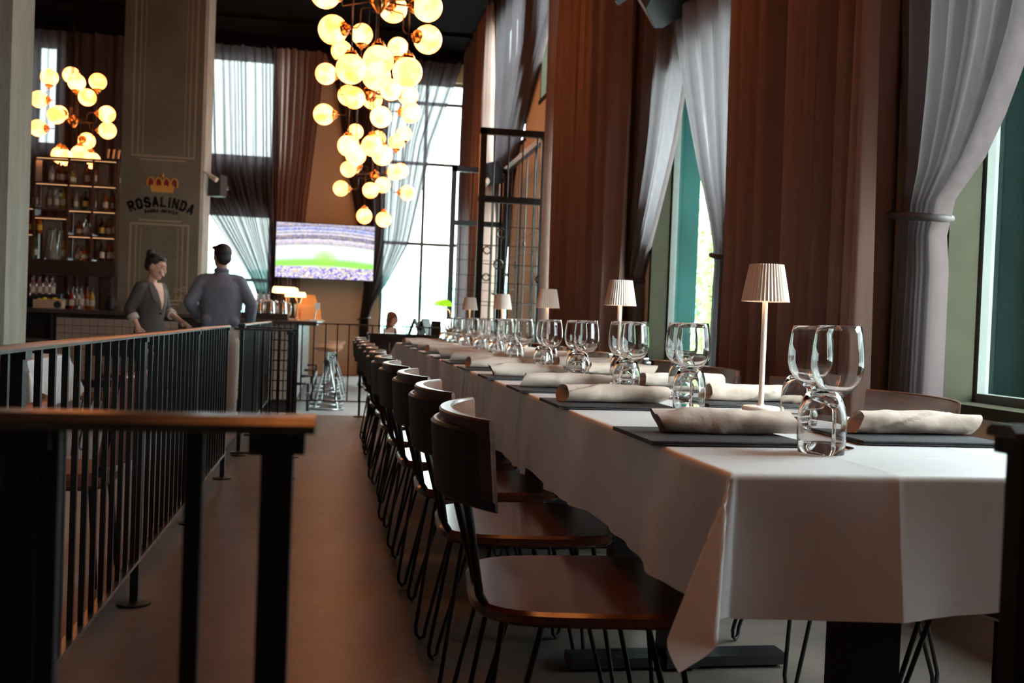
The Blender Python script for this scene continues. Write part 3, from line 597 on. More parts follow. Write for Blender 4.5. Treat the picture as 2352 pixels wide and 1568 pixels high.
# ================================================================== THE LONG TABLE
TZ = .77
def tx(y): return -.012 * (y - 1.5)                       # the row of tables stands a touch askew
TY = [1.515, 3.05, 4.58, 6.11, 7.62, 9.12]
TX0, TX1 = .64, 1.43
for i, (a, b) in enumerate(zip(TY, TY[1:])):
    t = thing('dining_table', '%s black pedestal dining table of the long row, counted from the near end' % ORD[i], 'table', ((TX0 + TX1) / 2 + tx((a + b) / 2), (a + b) / 2, 0), 0, 'tables joined under the white cloths')
    hw, hl = (TX1 - TX0) / 2 - .012, (b - a) / 2 - .014
    part('tabletop', MB().box(-hw, hw, -hl, hl, TZ - .04, TZ - .006), 'dark_wood', t)
    for s in (-1, 1):
        y = s * (hl - .24)
        part('pedestal', MB().box(-.05, .05, y - .05, y + .05, .03, TZ - .04), 'black_iron', t)
        ft = part('foot', MB().box(-.33, .33, y - .045, y + .045, .012, .04).box(-.05, .05, y - .06, y + .06, .012, .05), 'black_iron', t)
        part('glide', MB().ball((-.31, y, .016), .016, 12, 8).ball((.31, y, .016), .016, 12, 8), 'chrome', ft, 60)
def cloth_mb(x0, x1, y0, y1, drop, seed, near, far, z=TZ):
    """white cloth over one table: flat top, hanging sides, swallow-tail corners where an end hangs free"""
    r = random.Random(seed); ph = [r.uniform(0, 6.28) for _ in range(6)]; rad = .010
    nx, ny, nd = 16, 90, 12
    ov = [.004, .008, .012, .016, .020, .024] + [.024 + (drop - .024) * (i + 1) / nd for i in range(nd)]
    crx = [(x1 - x0) * .36, (x1 - x0) * .80]; cry = [.21, .72, 1.23]
    def axis(Ln, n, lo, hi, cr): return sorted({round(q, 5) for q in axis0(Ln, n, lo, hi) + [c + e for c in cr for e in (-.005, -.0015, .0015, .005) if .02 < c < Ln - .02]})
    def ridge(q, cr): return sum(.0009 * max(0, 1 - abs(q - c) / .005) for c in cr)
    def axis0(Ln, n, lo, hi): return ([-q for q in reversed(ov)] if lo else []) + [0, .006] + [Ln * i / n for i in range(1, n)] + [Ln - .006, Ln] + ([Ln + q for q in ov] if hi else [])
    xs = axis(x1 - x0, nx, True, True, crx)
    ys = axis(y1 - y0, ny, near, far, cry)
    W, Hh = x1 - x0, y1 - y0; vs = []
    def hang(a):
        """arc over the edge, then straight down: (out, down)"""
        q = a / rad
        return (rad * math.sin(q), rad * (1 - math.cos(q))) if q < PI / 2 else (rad, rad + a - rad * PI / 2)
    for y in ys:
        for x in xs:
            a = max(0, -x, x - W); b = max(0, -y, y - Hh); cx = min(max(x, 0), W); cyy = min(max(y, 0), Hh)
            sx = -1 if x < 0 else 1; sy = -1 if y < 0 else 1
            if a == 0 and b == 0:
                dz = .0006 * math.sin(x * 9 + ph[0]) * math.sin(y * 7 + ph[1]) + ridge(x, crx) + ridge(y, cry); p = (x, y, dz)
            elif a and b:
                rr = math.hypot(a, b); f = math.atan2(b, a); o, dn = hang(rr); k = math.sin(2 * f)
                bul = .40 * rr * k ** .8; sw = .12 * rr * math.sin(3 * f * 2 + ph[2]) * k
                p = (cx + sx * (o * math.cos(f) + bul * .75 + sw), cyy + sy * (o * math.sin(f) + bul * .60 - sw), -dn * (1 - .10 * k))
            else:
                v = a or b; s = cyy if a else cx; o, dn = hang(v); t = v / drop
                wv = (.012 * math.sin(s * 8.5 + ph[3]) + .008 * math.sin(s * 19 + ph[4]) + (.004 if near and not far else .0075) * math.sin(s * 41 + ph[5]) + (.001 if near and not far else .004) * math.sin(s * 67 + ph[2])) * t ** 1.2
                hem = .008 * math.sin(s * 6 + ph[1]) * t
                o += max(-rad * .6, wv) + .010 * t + 1.0 * ridge(s, cry if a else crx)
                p = (cx + sx * o, cyy, -dn + hem) if a else (cx, cyy + sy * o, -dn + hem)
            yy = p[1] + y0; vs.append((p[0] + x0 + tx(yy), yy, z + p[2]))
    nxn = len(xs); fs = [(j * nxn + i, j * nxn + i + 1, (j + 1) * nxn + i + 1, (j + 1) * nxn + i) for j in range(len(ys) - 1) for i in range(nxn - 1)]
    m = MB(); m.add(vs, fs); return m
CL = ['white tablecloth over the near end of the long table, corner hanging in a point', 'white tablecloth on the second table of the row, overlapping the nearest cloth', 'white tablecloth on the third table of the row', 'white tablecloth on the fourth table of the row', 'white tablecloth over the far end of the long table']
for i, (a, b) in enumerate(zip(TY, TY[1:])):
    o = part('tablecloth', cloth_mb(TX0, TX1, a if i == 0 else a - .012, b if i == 4 else b + .02, [.235, .25, .235, .245, .24][i], 60 + i, i == 0, i == 4, TZ + .0012 * (i % 2)), 'linen', None, 179)
    tag(o, CL[i], 'tablecloth', 'white tablecloths on the long table')

# ------------------------------------------------------------------ chairs
def superellipse(hx, hy, e, n=40, taper=0.0):
    out = []
    for k in range(n):
        a = 2 * PI * k / n; c, s = math.cos(a), math.sin(a)
        x = hx * math.copysign(abs(c) ** e, c); y = hy * math.copysign(abs(s) ** e, s) * (1 + taper * x / hx); out.append((x, y))
    return out
def make_chair():
    t = thing('dining_chair', 'x', 'chair', (0, 0, 0), 0, 'wooden hairpin chairs along the long table')
    part('seat', MB().prism(superellipse(.235, .235, .52, 44, .05), .437, .466, .007), 'walnut_seat', t, 35)
    for sx in (-1, 1):
        for sy in (-1, 1):
            a = Vector((sx * .17, sy * .12, .437)); b = Vector((sx * .10, sy * .175, .437)); f = Vector((sx * .215, sy * .215, .006)); g = (a - b).normalized() * .018
            pts = [a, f + g + Vector((0, 0, .035)), f + g * .8 + Vector((0, 0, .012)), f, f - g * .8 + Vector((0, 0, .012)), f - g + Vector((0, 0, .035)), b]
            part('leg', MB().tube(pts, .0062, 7), 'black_iron', t, 60)
    part('seat_plate', MB().box(-.19, .19, -.012, .012, .428, .437).box(-.012, .012, -.19, .19, .428, .437), 'black_iron', t)
    def arc(q, inset=0.0):                         # q in -1..1 across the back: plan position and outward normal
        a = q * .468; R = .576; c = Vector((-.264 + R, 0)); n = Vector((-math.cos(a), math.sin(a))); n2 = Vector((n.x * 1.0, n.y)); return c + Vector((n.x * R, n.y * R)) , n
    def band(z0, z1, t0, t1, off0, lean, bev):
        K = 22; vs = []; rows = []
        for i in range(K + 1):
            q = -1 + 2 * i / K; p, n = arc(q); th = t1 + (t0 - t1) * (math.cos(q * PI / 2) ** .8); of = off0 * math.cos(q * PI / 2)
            def P(d, z): lx = -lean * (z - .66) / .16; return (p.x + n.x * d + lx, p.y + n.y * d, z)
            inn, out = of, of + th; bb = min(bev, th * .45)
            rows.append([P(inn, z0), P(inn, z1 - bb), P(inn + bb, z1), P(out - bb, z1), P(out, z1 - bb), P(out, z0 + bb), P(out - bb, z0)])
        n = 7; vs = [v for r_ in rows for v in r_]; fs = []
        for i in range(K):
            for j in range(n): fs.append((i * n + j, i * n + (j + 1) % n, (i + 1) * n + (j + 1) % n, (i + 1) * n + j))
        fs += [tuple(range(n)), tuple(K * n + j for j in range(n - 1, -1, -1))]
        return MB().add(vs, fs)
    part('backrest', band(.672, .822, .028, .010, 0, .014, .004), 'walnut_back', t, 40)
    part('back_pad', band(.655, .800, .018, .006, .028, .014, .006), 'black_leather', t, 40)
    for q in (-.62, -.22, .22, .62):
        p, n = arc(q); part('back_rod', MB().tube([(-.205 + .02 * abs(q), q * .25, .436), (-.222, q * .26, .48), (p.x + n.x * .02, p.y + n.y * .02, .70)], .0085, 7), 'black_iron', t, 60)
    return t
proto = make_chair(); first = True
LY = [2.00, 2.66, 3.28, 3.90, 4.50, 5.10, 5.72, 6.34, 6.98, 7.62, 8.28]
RY = [1.95, 2.78, 3.46, 4.32, 4.95, 5.6, 6.25, 6.9, 7.55, 8.2]
for i, y in enumerate(LY):
    lab = ('nearest' if i == 0 else 'farthest' if i == len(LY) - 1 else ORD[i]) + ' wooden hairpin dining chair on the aisle side of the long table'
    x = .525 + tx(y) + rnd.uniform(-.01, .015); a = rnd.uniform(-.05, .05)
    if first: proto.location = (x, y, 0); proto.rotation_euler = (0, 0, -.07); proto['label'] = lab; first = False
    else: copy_tree(proto, lab, (x, y, 0), a)
for i, y in enumerate(RY):
    lab = ('nearest' if i == 0 else 'farthest' if i == len(RY) - 1 else ORD[i]) + ' wooden hairpin dining chair on the curtain side of the long table'
    copy_tree(proto, lab, (1.525 + tx(y) + rnd.uniform(-.01, .02), y, 0), PI + rnd.uniform(-.05, .05))

# ------------------------------------------------------------------ place settings
wine_prof = [(0, 0), (.038, 0), (.0385, .0012), (.030, .0028), (.012, .0055), (.0048, .012), (.0040, .03), (.0040, .085), (.0060, .097), (.018, .105), (.034, .118), (.0465, .137), (.0515, .158), (.0518, .176), (.0500, .200), (.0462, .226), (.0432, .244),
             (.0424, .2443), (.0453, .226), (.0490, .200), (.0508, .176), (.0505, .158), (.0455, .138), (.033, .120), (.017, .108), (0, .1045)]
tumb_prof = [(.0425, 0), (.0432, .0006), (.0450, .02), (.0460, .045), (.0452, .068), (.0425, .088), (.0370, .105), (.0290, .116), (.020, .121), (0, .1215), (0, .109), (.020, .1085), (.028, .105), (.0350, .096), (.0410, .082), (.0440, .066), (.0448, .045), (.0438, .02), (.0418, .0006)]
wm = MB().lathe(wine_prof, 40).mesh('wine_glass', 'clear_glass', 60); tm = MB().lathe(tumb_prof, 40, closed=True).mesh('tumbler', 'clear_glass', 60)
def board_mesh():
    m = MB().box(-.165, .165, -.13, .13, 0, .0035).box(-.165, .165, -.13, .13, .0050, .0085).box(-.165, -.157, -.13, .13, .003, .006); return m.mesh('menu_board', 'board_black')
bmesh_ = board_mesh()
def napkin_mb(seed):
    r = random.Random(seed); L = .30; n = 36; k = 34; vs = []; ph = [r.uniform(0, 6.28) for _ in range(5)]
    for i in range(k + 1):
        u = i / k; x = -L / 2 + L * u; base = .0265 * (1 - .10 * abs(2 * u - 1) ** 3)
        for j in range(n):
            a = 2 * PI * j / n
            rr = base * (1 + .07 * math.sin(2 * a + ph[0] + u * 3) + .05 * math.sin(3 * a + ph[1] - u * 7) + .03 * math.sin(u * 19 + ph[2] + a))
            rr *= 1 + .030 * math.sin(5 * a + u * 11 + ph[4]) * math.sin(u * 9 + ph[0]) + .02 * math.sin(u * 33 + 2 * a + ph[1])
            seam = (a / (2 * PI) + u * .55 + ph[3]) % 1.0
            rr += .0055 * (1 - seam)
            xx = x + (.014 * math.sin(a + ph[4]) if i in (0, k) else 0)
            vs.append((xx, rr * math.cos(a) * 1.12, max(.0005, .0235 + rr * math.sin(a) * .92)))
    fs = [(i * n + j, i * n + (j + 1) % n, (i + 1) * n + (j + 1) % n, (i + 1) * n + j) for i in range(k) for j in range(n)]
    m = MB().add(vs, fs)
    for i, s in ((0, 1), (k, -1)):                  # rolled ends: a recessed spiral
        b = len(m.v); ring = [Vector(vs[i * n + j]) for j in range(n)]; c = sum(ring, Vector()) / n
        m.v += [tuple(c + (p - c) * .72 + Vector((s * .004, 0, 0))) for p in ring] + [tuple(c + (p - c) * .5 + Vector((s * .022, 0, 0))) for p in ring] + [tuple(c + Vector((s * .022, 0, 0)))]
        m.f += [(i * n + j, i * n + (j + 1) % n, b + (j + 1) % n, b + j) for j in range(n)] + [(b + j, b + (j + 1) % n, b + n + (j + 1) % n, b + n + j) for j in range(n)] + [(b + n + j, b + n + (j + 1) % n, b + 2 * n) for j in range(n)]
        m.m += [0] * (3 * n)
    return m
naps = [napkin_mb(s).mesh('rolled_napkin', 'napkin_cotton', 50) for s in range(6)]
SR = [2.03, 2.90, 3.55, 4.30, 4.92, 5.86, 6.52, 7.20, 7.85, 8.62]
SL = [1.97, 2.73, 3.28, 3.93, 4.58, 5.20, 5.82, 6.48, 7.12, 7.78, 8.42]
def place(i, y, side):
    """one cover: menu board, rolled napkin, wine glass, upturned tumbler"""
    n = ('nearest' if i == 0 else 'farthest' if i == len(SL if side < 0 else SR) - 1 else ORD[i]); sd = 'aisle' if side < 0 else 'curtain'; where = 'at the %s place on the %s side' % (n, sd)
    x = (.775 if side < 0 else 1.262) + tx(y); yy = y
    o = obj('menu_board', bmesh_, None, (x, yy, TZ + .002), (0, 0, (0 if side < 0 else PI) + rnd.uniform(-.03, .03))); tag(o, 'flat black menu board ' + where, 'menu board', 'black menu boards')
    o = obj('rolled_napkin', naps[(i * 2 + (side > 0)) % 6], None, (x + (.05 if side < 0 and i == 0 else .025 if side < 0 else .04), yy + rnd.uniform(.0, .03), TZ + .0112), (0, 0, (0 if side < 0 else PI) + rnd.uniform(-.08, .08))); tag(o, 'rolled off-white napkin ' + where, 'napkin', 'rolled napkins')
    gx, gy = ((1.00, -.115) if side < 0 else (1.115, .17)); px, py = ((.925, -.205) if side < 0 else (1.175, .34))
    if i: gx += rnd.uniform(-.012, .012); gy += rnd.uniform(-.015, .015); px += rnd.uniform(-.012, .012); py += rnd.uniform(-.015, .015)
    if side < 0 and i > 0: py += .135; px += .055; gx += .045; gy += .185
    o = obj('wine_glass', wm, None, (gx + tx(y), y + gy, TZ + .002)); tag(o, 'stemmed wine glass ' + where, 'wine glass', 'wine glasses')
    o = obj('tumbler', tm, None, (px + tx(y), y + py, TZ + .002)); tag(o, 'upturned stemless tumbler ' + where, 'tumbler', 'upturned tumblers')
for i, y in enumerate(SL): place(i, y, -1)
for i, y in enumerate(SR): place(i, y, 1)
# table lamps
def fluted_shade(n=40):
    m = MB(); rings = [(.0665, 0, 1), (.0470, .106, 1), (.0455, .106, 0), (.0645, .0015, 0)]; N = n * 4
    vs = []
    for r, z, fl in rings:
        for j in range(N): a = 2 * PI * j / N; q = r + (.0016 * math.cos(a * n) if fl else .0016 * math.cos(a * n)); vs.append((q * math.cos(a), q * math.sin(a), z))
    m.add(vs, [(k * N + j, k * N + (j + 1) % N, ((k + 1) % 4) * N + (j + 1) % N, ((k + 1) % 4) * N + j) for k in range(4) for j in range(N)])
    b = len(m.v); m.add([(.044 * math.cos(2 * PI * j / 32), .044 * math.sin(2 * PI * j / 32), .101) for j in range(32)], [tuple(range(32))]); return m
lp = None
for i, (x, y) in enumerate([(1.205, 2.68), (1.17, 4.04), (1.17, 5.50), (1.15, 6.94), (1.11, 8.38)]):
    lab = ('nearest' if i == 0 else ORD[i] if i < 4 else 'farthest') + ' cream cordless table lamp with a pleated shade'
    if lp is None:
        lp = thing('table_lamp', lab, 'lamp', (x, y, TZ + .002), 0, 'cream table lamps')
        part('base', MB().lathe([(0, 0), (.052, 0), (.053, .004), (.053, .010), (.050, .013), (.012, .015), (.0085, .020), (0, .020)], 32), 'lamp_cream', lp, 40)
        part('stem', MB().cyl((0, 0, .015), (0, 0, .375), .0078, n=14), 'lamp_cream', lp, 50)
        part('lamp_shade', fluted_shade(), 'lamp_cream', lp, 60, (0, 0, .312))
        part('light_disc', MB().lathe([(.012, .352), (.032, .352), (.032, .358), (.012, .358)], 24, closed=True), 'lamp_led', lp, 40)
    else: copy_tree(lp, lab, (x, y, TZ + .002), rnd.uniform(0, 1))

# ================================================================== TELEVISION
def tv_mat():
    m = bpy.data.materials.new('stadium_screen'); m.use_nodes = True; MATS['stadium_screen'] = m
    nt = m.node_tree; nt.nodes.clear(); N = nt.nodes.new; L = nt.links.new
    out = N('ShaderNodeOutputMaterial'); em = N('ShaderNodeEmission'); em.inputs['Strength'].default_value = 1.25
    tc = N('ShaderNodeTexCoord'); sp = N('ShaderNodeSeparateXYZ'); L(tc.outputs['Generated'], sp.inputs[0])
    def math_(op, a, b, clamp=False):
        n = N('ShaderNodeMath'); n.operation = op; n.use_clamp = clamp
        for i, v in enumerate((a, b)):
            if isinstance(v, (int, float)): n.inputs[i].default_value = v
            elif v is not None: L(v, n.inputs[i])
        return n.outputs[0]
    x, z = sp.outputs['X'], sp.outputs['Z']
    dx = math_('SUBTRACT', x, .5); bow = math_('MULTIPLY', math_('MULTIPLY', dx, dx), .22); zz = math_('ADD', z, bow)
    rp = N('ShaderNodeValToRGB'); rp.color_ramp.interpolation = 'LINEAR'; L(zz, rp.inputs['Fac']); e = rp.color_ramp.elements
    stops = [(0, (.25, .2, .6)), (.20, (.45, .45, .75)), (.22, (.9, 1, .9)), (.25, (.35, .85, .12)), (.33, (.35, .9, .15)), (.38, (.75, 1, .8)), (.46, (.95, 1, .97)), (.60, (.85, 1, .9)), (.64, (.5, .42, .48)), (.70, (.85, .8, .85)), (.715, (1, 1, 1)), (.73, (.12, .09, .1)), (.80, (.25, .2, .22)), (.81, (.95, .95, 1)), (.85, (.3, .25, .28)), (.88, (.85, .9, 1)), (.90, (.10, .16, .5)), (.94, (.5, .6, .95)), (.96, (.15, .12, .15)), (1.0, (.5, .45, .5))]
    while len(e) < len(stops): e.new(.5)
    for k, (p, c) in enumerate(stops): e[k].position = p; e[k].color = (*c, 1)
    mp = N('ShaderNodeMapping'); mp.inputs['Scale'].default_value = (70, 1, 40); L(tc.outputs['Generated'], mp.inputs['Vector'])
    vo = N('ShaderNodeTexVoronoi'); vo.inputs['Scale'].default_value = 1.0; L(mp.outputs[0], vo.inputs['Vector'])
    crowd = N('ShaderNodeValToRGB'); cs = [(0, (.10, .06, .45)), (.3, (.5, .45, .9)), (.5, (.95, .92, 1)), (.7, (.9, .75, .2)), (.85, (.35, .25, .8)), (1, (1, 1, 1))]
    sv = N('ShaderNodeSeparateXYZ'); L(vo.outputs['Color'], sv.inputs[0]); L(sv.outputs[0], crowd.inputs['Fac'])
    while len(crowd.color_ramp.elements) < len(cs): crowd.color_ramp.elements.new(.5)
    for k, (p, c) in enumerate(cs): crowd.color_ramp.elements[k].position = p; crowd.color_ramp.elements[k].color = (*c, 1)
    low = math_('LESS_THAN', z, .21); hi = math_('MULTIPLY', math_('GREATER_THAN', zz, .63), .35); fac = math_('ADD', math_('MULTIPLY', low, .95), hi)
    mx = N('ShaderNodeMix'); mx.data_type = 'RGBA'; L(fac, mx.inputs['Factor']); L(rp.outputs['Color'], mx.inputs[6]); L(crowd.outputs['Color'], mx.inputs[7])
    # bright green players' circle in the middle of the pitch
    ex = math_('MULTIPLY', dx, 7.0); ez = math_('MULTIPLY', math_('SUBTRACT', z, .36), 5.0); rr = math_('ADD', math_('MULTIPLY', ex, ex), math_('MULTIPLY', ez, ez))
    g = math_('MULTIPLY', math_('SUBTRACT', 1.0, rr, True), .8)
    mx2 = N('ShaderNodeMix'); mx2.data_type = 'RGBA'; L(g, mx2.inputs['Factor']); L(mx.outputs[2], mx2.inputs[6]); mx2.inputs[7].default_value = (.42, .85, .12, 1)
    L(mx2.outputs[2], em.inputs['Color']); L(em.outputs[0], out.inputs['Surface']); return m
tv_mat()
t = thing('television', 'large wall television showing a bright stadium match', 'television', (-.25, 19.08, 2.18)); t.rotation_euler = (.06, 0, 0)
part('casing', MB().box(-.92, .92, 0, .06, -.525, .525).box(-.5, .5, .06, .10, -.3, .3), 'speaker_black', t)
part('screen', MB().box(-.905, .905, -.006, 0, -.51, .51), 'stadium_screen', t)
part('wall_bracket', MB().box(-.15, .15, .10, .36, -.12, .12), 'black_iron', t)

# ================================================================== THE BAR
tile = MB().prism([(-.051, -.051), (.051, -.051), (.051, .051), (-.051, .051)], 0, .012, .004).xf(Matrix.Rotation(PI / 2, 4, 'X')).mesh('tile', 'tile_cream')
def tiled(parent, x0, nx, z0, nz, y, p=.109):
    for i in range(nx):
        for j in range(nz): obj('tile', tile, parent, (x0 + p * (i + .5), y, z0 + p * (j + .5)))
BF = 14.85
t = thing('bar_counter', 'tiled bar counter front below the bottle shelves', 'bar counter', (0, 0, LOW))
part('body', MB().box(-3.88, -1.36, BF, BF + .5, 0.0, 1.03), 'grout_dark', t); part('plinth', MB().box(-3.88, -1.3, BF - .02, BF, 0, .08), 'dark_wood', t)
tiled(t, -3.86, 15, .10, 8, BF, .109)
t = thing('bar_fridge', 'dark open under-counter bay at the left of the tiled bar', 'fridge', (-4.4, 0, LOW))
part('cabinet', MB().box(-.50, .50, BF + .28, BF + .5, 0, 1.03).box(-.5, -.46, BF, BF + .3, 0, 1.03).box(.46, .5, BF, BF + .3, 0, 1.03), 'speaker_black', t)
part('steel_shelf', MB().box(-.46, .46, BF + .02, BF + .28, .62, .66), 'stool_iron', t); part('shelf_leg', MB().cyl((-.08, BF + .06, 0), (-.08, BF + .06, .62), .015), 'chrome', t, 50)
tag(part('stone_counter', MB().prism([(-4.95, BF - .06), (-1.37, BF - .06), (-1.37, 15.59), (-4.95, 15.59)], .88, .94, .006), 'stone_top'), 'dark stone bar top running under the bottle shelves', 'countertop')
PY0 = 11.7
t = thing('bar_peninsula', 'near end of the bar, tiled front with grey tiled side', 'bar counter', (0, 0, LOW))
def tile_tex():
    m, nt, b = nodes_of('tile_side'); N = nt.nodes.new; L = nt.links.new
    tc = N('ShaderNodeTexCoord'); mp = N('ShaderNodeMapping'); mp.inputs['Rotation'].default_value = (0, PI / 2, 0); br = N('ShaderNodeTexBrick'); br.offset = 0
    sp = N('ShaderNodeSeparateXYZ'); cb = N('ShaderNodeCombineXYZ'); L(tc.outputs['Object'], sp.inputs[0]); L(sp.outputs['Y'], cb.inputs['X']); L(sp.outputs['Z'], cb.inputs['Y'])
    L(cb.outputs[0], br.inputs['Vector']); br.inputs['Scale'].default_value = 1; br.inputs['Brick Width'].default_value = .109; br.inputs['Row Height'].default_value = .109; br.inputs['Mortar Size'].default_value = .004
    br.inputs['Color1'].default_value = (.46, .47, .46, 1); br.inputs['Color2'].default_value = (.40, .41, .40, 1); br.inputs['Mortar'].default_value = (.10, .10, .10, 1)
    L(br.outputs['Color'], b.inputs['Base Color']); b.inputs['Roughness'].default_value = .3
tile_tex()
part('body', MB().box(-1.28, -.455, PY0, 17.0, .13, 1.01), 'grout_dark', t); part('side_tiling', MB().box(-.455, -.44, PY0, 17.0, .13, 1.01), 'tile_side', t); part('plinth', MB().box(-1.24, -.48, PY0 + .03, 17.0, 0, .13), 'speaker_black', t)
tiled(t, -1.275, 7, .14, 8, PY0, .116)
part('foot_rail', MB().tube([(-.30, PY0 + .15, .20), (-.30, 16.8, .20)], .025, 10), 'stool_iron', t, 50)
for k in range(4): part('rail_bracket', MB().tube([(-.44, PY0 + .3 + k * 1.5, .32), (-.30, PY0 + .3 + k * 1.5, .32), (-.30, PY0 + .3 + k * 1.5, .0)], .02, 8), 'black_iron', t, 50)
tag(part('stone_counter', MB().prism([(-1.36, PY0 - .07), (-.22, PY0 - .07), (-.22, 17.0), (-1.36, 17.0)], .865, .915, .006), 'stone_top'), 'dark stone top of the near end of the bar', 'countertop')

# back shelves
SX0, SX1, SY0, SY1 = -4.95, -3.235, 15.42, 15.72
t = thing('bottle_shelves', 'tall wooden back bar with open bottle compartments', 'shelf', (0, 0, 0))
ROWS = [1.65, 2.02, 2.395, 2.765, 3.14]; COLS = [SX0, -4.36, -3.90, -3.565, SX1]
def shelf(x0, x1, z): part('shelf_board', MB().box(x0, x1, SY0, SY1, z - .028, z), 'shelf_wood', t)
for z in ROWS[1:]: shelf(-3.90, SX1, z)
shelf(SX0, -3.9, 2.765); shelf(SX0, -3.9, 2.395); shelf(SX0, -4.36, 2.02); shelf(-4.36, -3.9, 2.27); shelf(-4.36, -3.9, 3.14)
for x, z0, z1 in ((-3.90, 1.65, 3.14), (-3.565, 1.65, 3.14), (SX1 - .0, 1.65, 3.14), (-4.36, 1.65, 3.14)): part('upright', MB().box(x - .014, x + .014, SY0, SY1, z0, z1), 'shelf_wood', t)
for (x0, x1, z0, z1) in [(-3.88, -3.72, 2.79, 3.11), (-3.55, -3.42, 2.79, 3.11), (-3.88, -3.69, 2.42, 2.73), (-3.55, -3.38, 2.42, 2.73), (-3.88, -3.7, 2.05, 2.36), (-3.55, -3.34, 2.05, 2.36), (-3.88, -3.72, 1.68, 1.99), (-3.55, -3.33, 1.68, 1.99), (-4.30, -4.05, 1.68, 2.24), (-4.33, -4.02, 2.42, 2.73), (-4.9, -4.45, 2.42, 2.73), (-4.9, -4.4, 1.68, 1.99), (-4.2, -3.95, 2.79, 3.05)]:
    part('back_board', MB().box(x0, x1, SY1 - .03, SY1 - .01, z0, z1), 'pale_board', t)
for (x0, x1, z) in [(-3.88, -3.58, 2.737), (-3.55, -3.25, 2.737), (-3.88, -3.58, 2.367), (-3.55, -3.25, 2.367), (-3.88, -3.58, 1.992), (-3.55, -3.25, 1.992), (-4.34, -3.92, 2.242), (-4.9, -4.38, 1.992), (-3.55, -3.25, 3.112), (-3.88, -3.58, 3.112), (-4.34, -3.92, 2.737), (-4.34, -3.92, 3.112), (-4.9, -4.38, 2.367)]:
    part('light_strip', MB().box(x0, x1, SY0 + .012, SY0 + .022, z - .006, z), 'strip_led', t)
part('beam', MB().box(SX0, SX1 + .02, SY0 - .02, SY1 + .02, 1.44, 1.65), 'dark_wood', t)
for x in (-3.42, -4.9): part('post', MB().box(x, x + .12, SY0 + .05, 15.58, .94, 1.44), 'dark_wood', t)
# bottles
PROF = {'round': [(0, 0), (.038, 0), (.04, .004), (.04, .17), (.036, .19), (.016, .215), (.014, .26), (0, .26)],
        'squat': [(0, 0), (.05, 0), (.052, .006), (.052, .12), (.045, .145), (.018, .165), (.016, .20), (0, .20)],
        'tall': [(0, 0), (.034, 0), (.036, .004), (.036, .19), (.03, .22), (.014, .25), (.013, .30), (0, .30)],
        'cone': [(0, 0), (.06, 0), (.062, .01), (.05, .16), (.032, .30), (.022, .40), (.03, .43), (0, .43)]}
bottle_cache = {}
def bottle(label, kind, colr, loc, lab='label_paper', h=1.0, group='bottles on the back bar'):
    key = (kind, colr, lab)
    pr = PROF[kind]; top = pr[-1][1]
    if key not in bottle_cache:
        r = pr[3][0]; bottle_cache[key] = (MB().lathe(pr, 16).mesh('glass', 'bottle_' + colr, 50), MB().lathe([(0, top - .002), (.016, top - .002), (.016, top + .03), (0, top + .03)], 12).mesh('cap', 'cap_black', 40),
                                           MB().lathe([(r + .0012, pr[3][1] * .30), (r + .0012, pr[3][1] * .80)], 16).mesh('label', lab, 50))
    g, c, l = bottle_cache[key]; o = thing('bottle', label, 'bottle', loc, rnd.uniform(0, 6), group); o.scale = (1, 1, h)
    obj('glass', g, o); obj('cap', c, o)
    if kind != 'cone': obj('label', l, o)
def pxX(p): return -4.43 + (p - 75) * .00601
CN = {'amber': 'amber', 'clear': 'clear', 'green': 'green', 'red': 'red', 'yellow': 'yellow', 'dark': 'dark', 'pink': 'pink'}
RN = ['top', 'second', 'third', 'lowest']
ROWB = [(2.765, [(120, 'round', 'clear'), (135, 'tall', 'amber'), (145, 'round', 'amber'), (155, 'tall', 'amber'), (168, 'squat', 'yellow'), (200, 'tall', 'amber'), (219, 'tall', 'amber'), (271, 'tall', 'clear')]),
        (2.395, [(84, 'tall', 'pink'), (116, 'tall', 'clear'), (133, 'tall', 'clear'), (141, 'round', 'clear'), (149, 'tall', 'yellow'), (176, 'round', 'clear'), (199, 'round', 'dark', 'label_yellow'), (217, 'tall', 'clear'), (246, 'round', 'amber'), (262, 'round', 'amber')]),
        (2.02, [(76, 'round', 'red', 'label_yellow'), (86, 'round', 'green', 'label_yellow'), (96, 'round', 'amber', 'label_yellow'), (186, 'squat', 'amber'), (203, 'round', 'clear'), (214, 'tall', 'clear'), (239, 'round', 'dark', 'label_yellow'), (253, 'round', 'amber'), (269, 'tall', 'clear')]),
        (1.65, [(88, 'tall', 'green'), (117, 'cone', 'clear'), (130, 'cone', 'clear'), (143, 'cone', 'clear'), (153, 'tall', 'yellow'), (184, 'squat', 'clear'), (200, 'squat', 'amber'), (212, 'round', 'dark'), (241, 'tall', 'dark'), (256, 'tall', 'amber'), (269, 'tall', 'amber')])]
for ri, (z, lst) in enumerate(ROWB):
    for k, b in enumerate(lst):
        bottle('%s %s, %s from the left on the %s bottle shelf' % (CN[b[2]], 'glass carafe' if b[1] == 'cone' else 'bottle', ORD[k], RN[ri]), b[1], b[2], (pxX(b[0]), 15.52 + (.06 if k % 2 else 0), z), b[3] if len(b) > 3 else 'label_paper', .95 if b[1] in ('tall', 'round') else 1.0)
rk = thing('bottle_rack', 'small metal rack of upright tubes on top of the bottle shelves', 'rack', (-3.32, 15.55, 3.14))
part('tray', MB().box(-.12, .12, -.06, .06, 0, .03), 'stool_iron', rk)
for k in range(3): part('tube', MB().cyl((-.08 + k * .075, 0, .03), (-.06 + k * .075, 0, .17), .017), 'chrome', rk, 50)
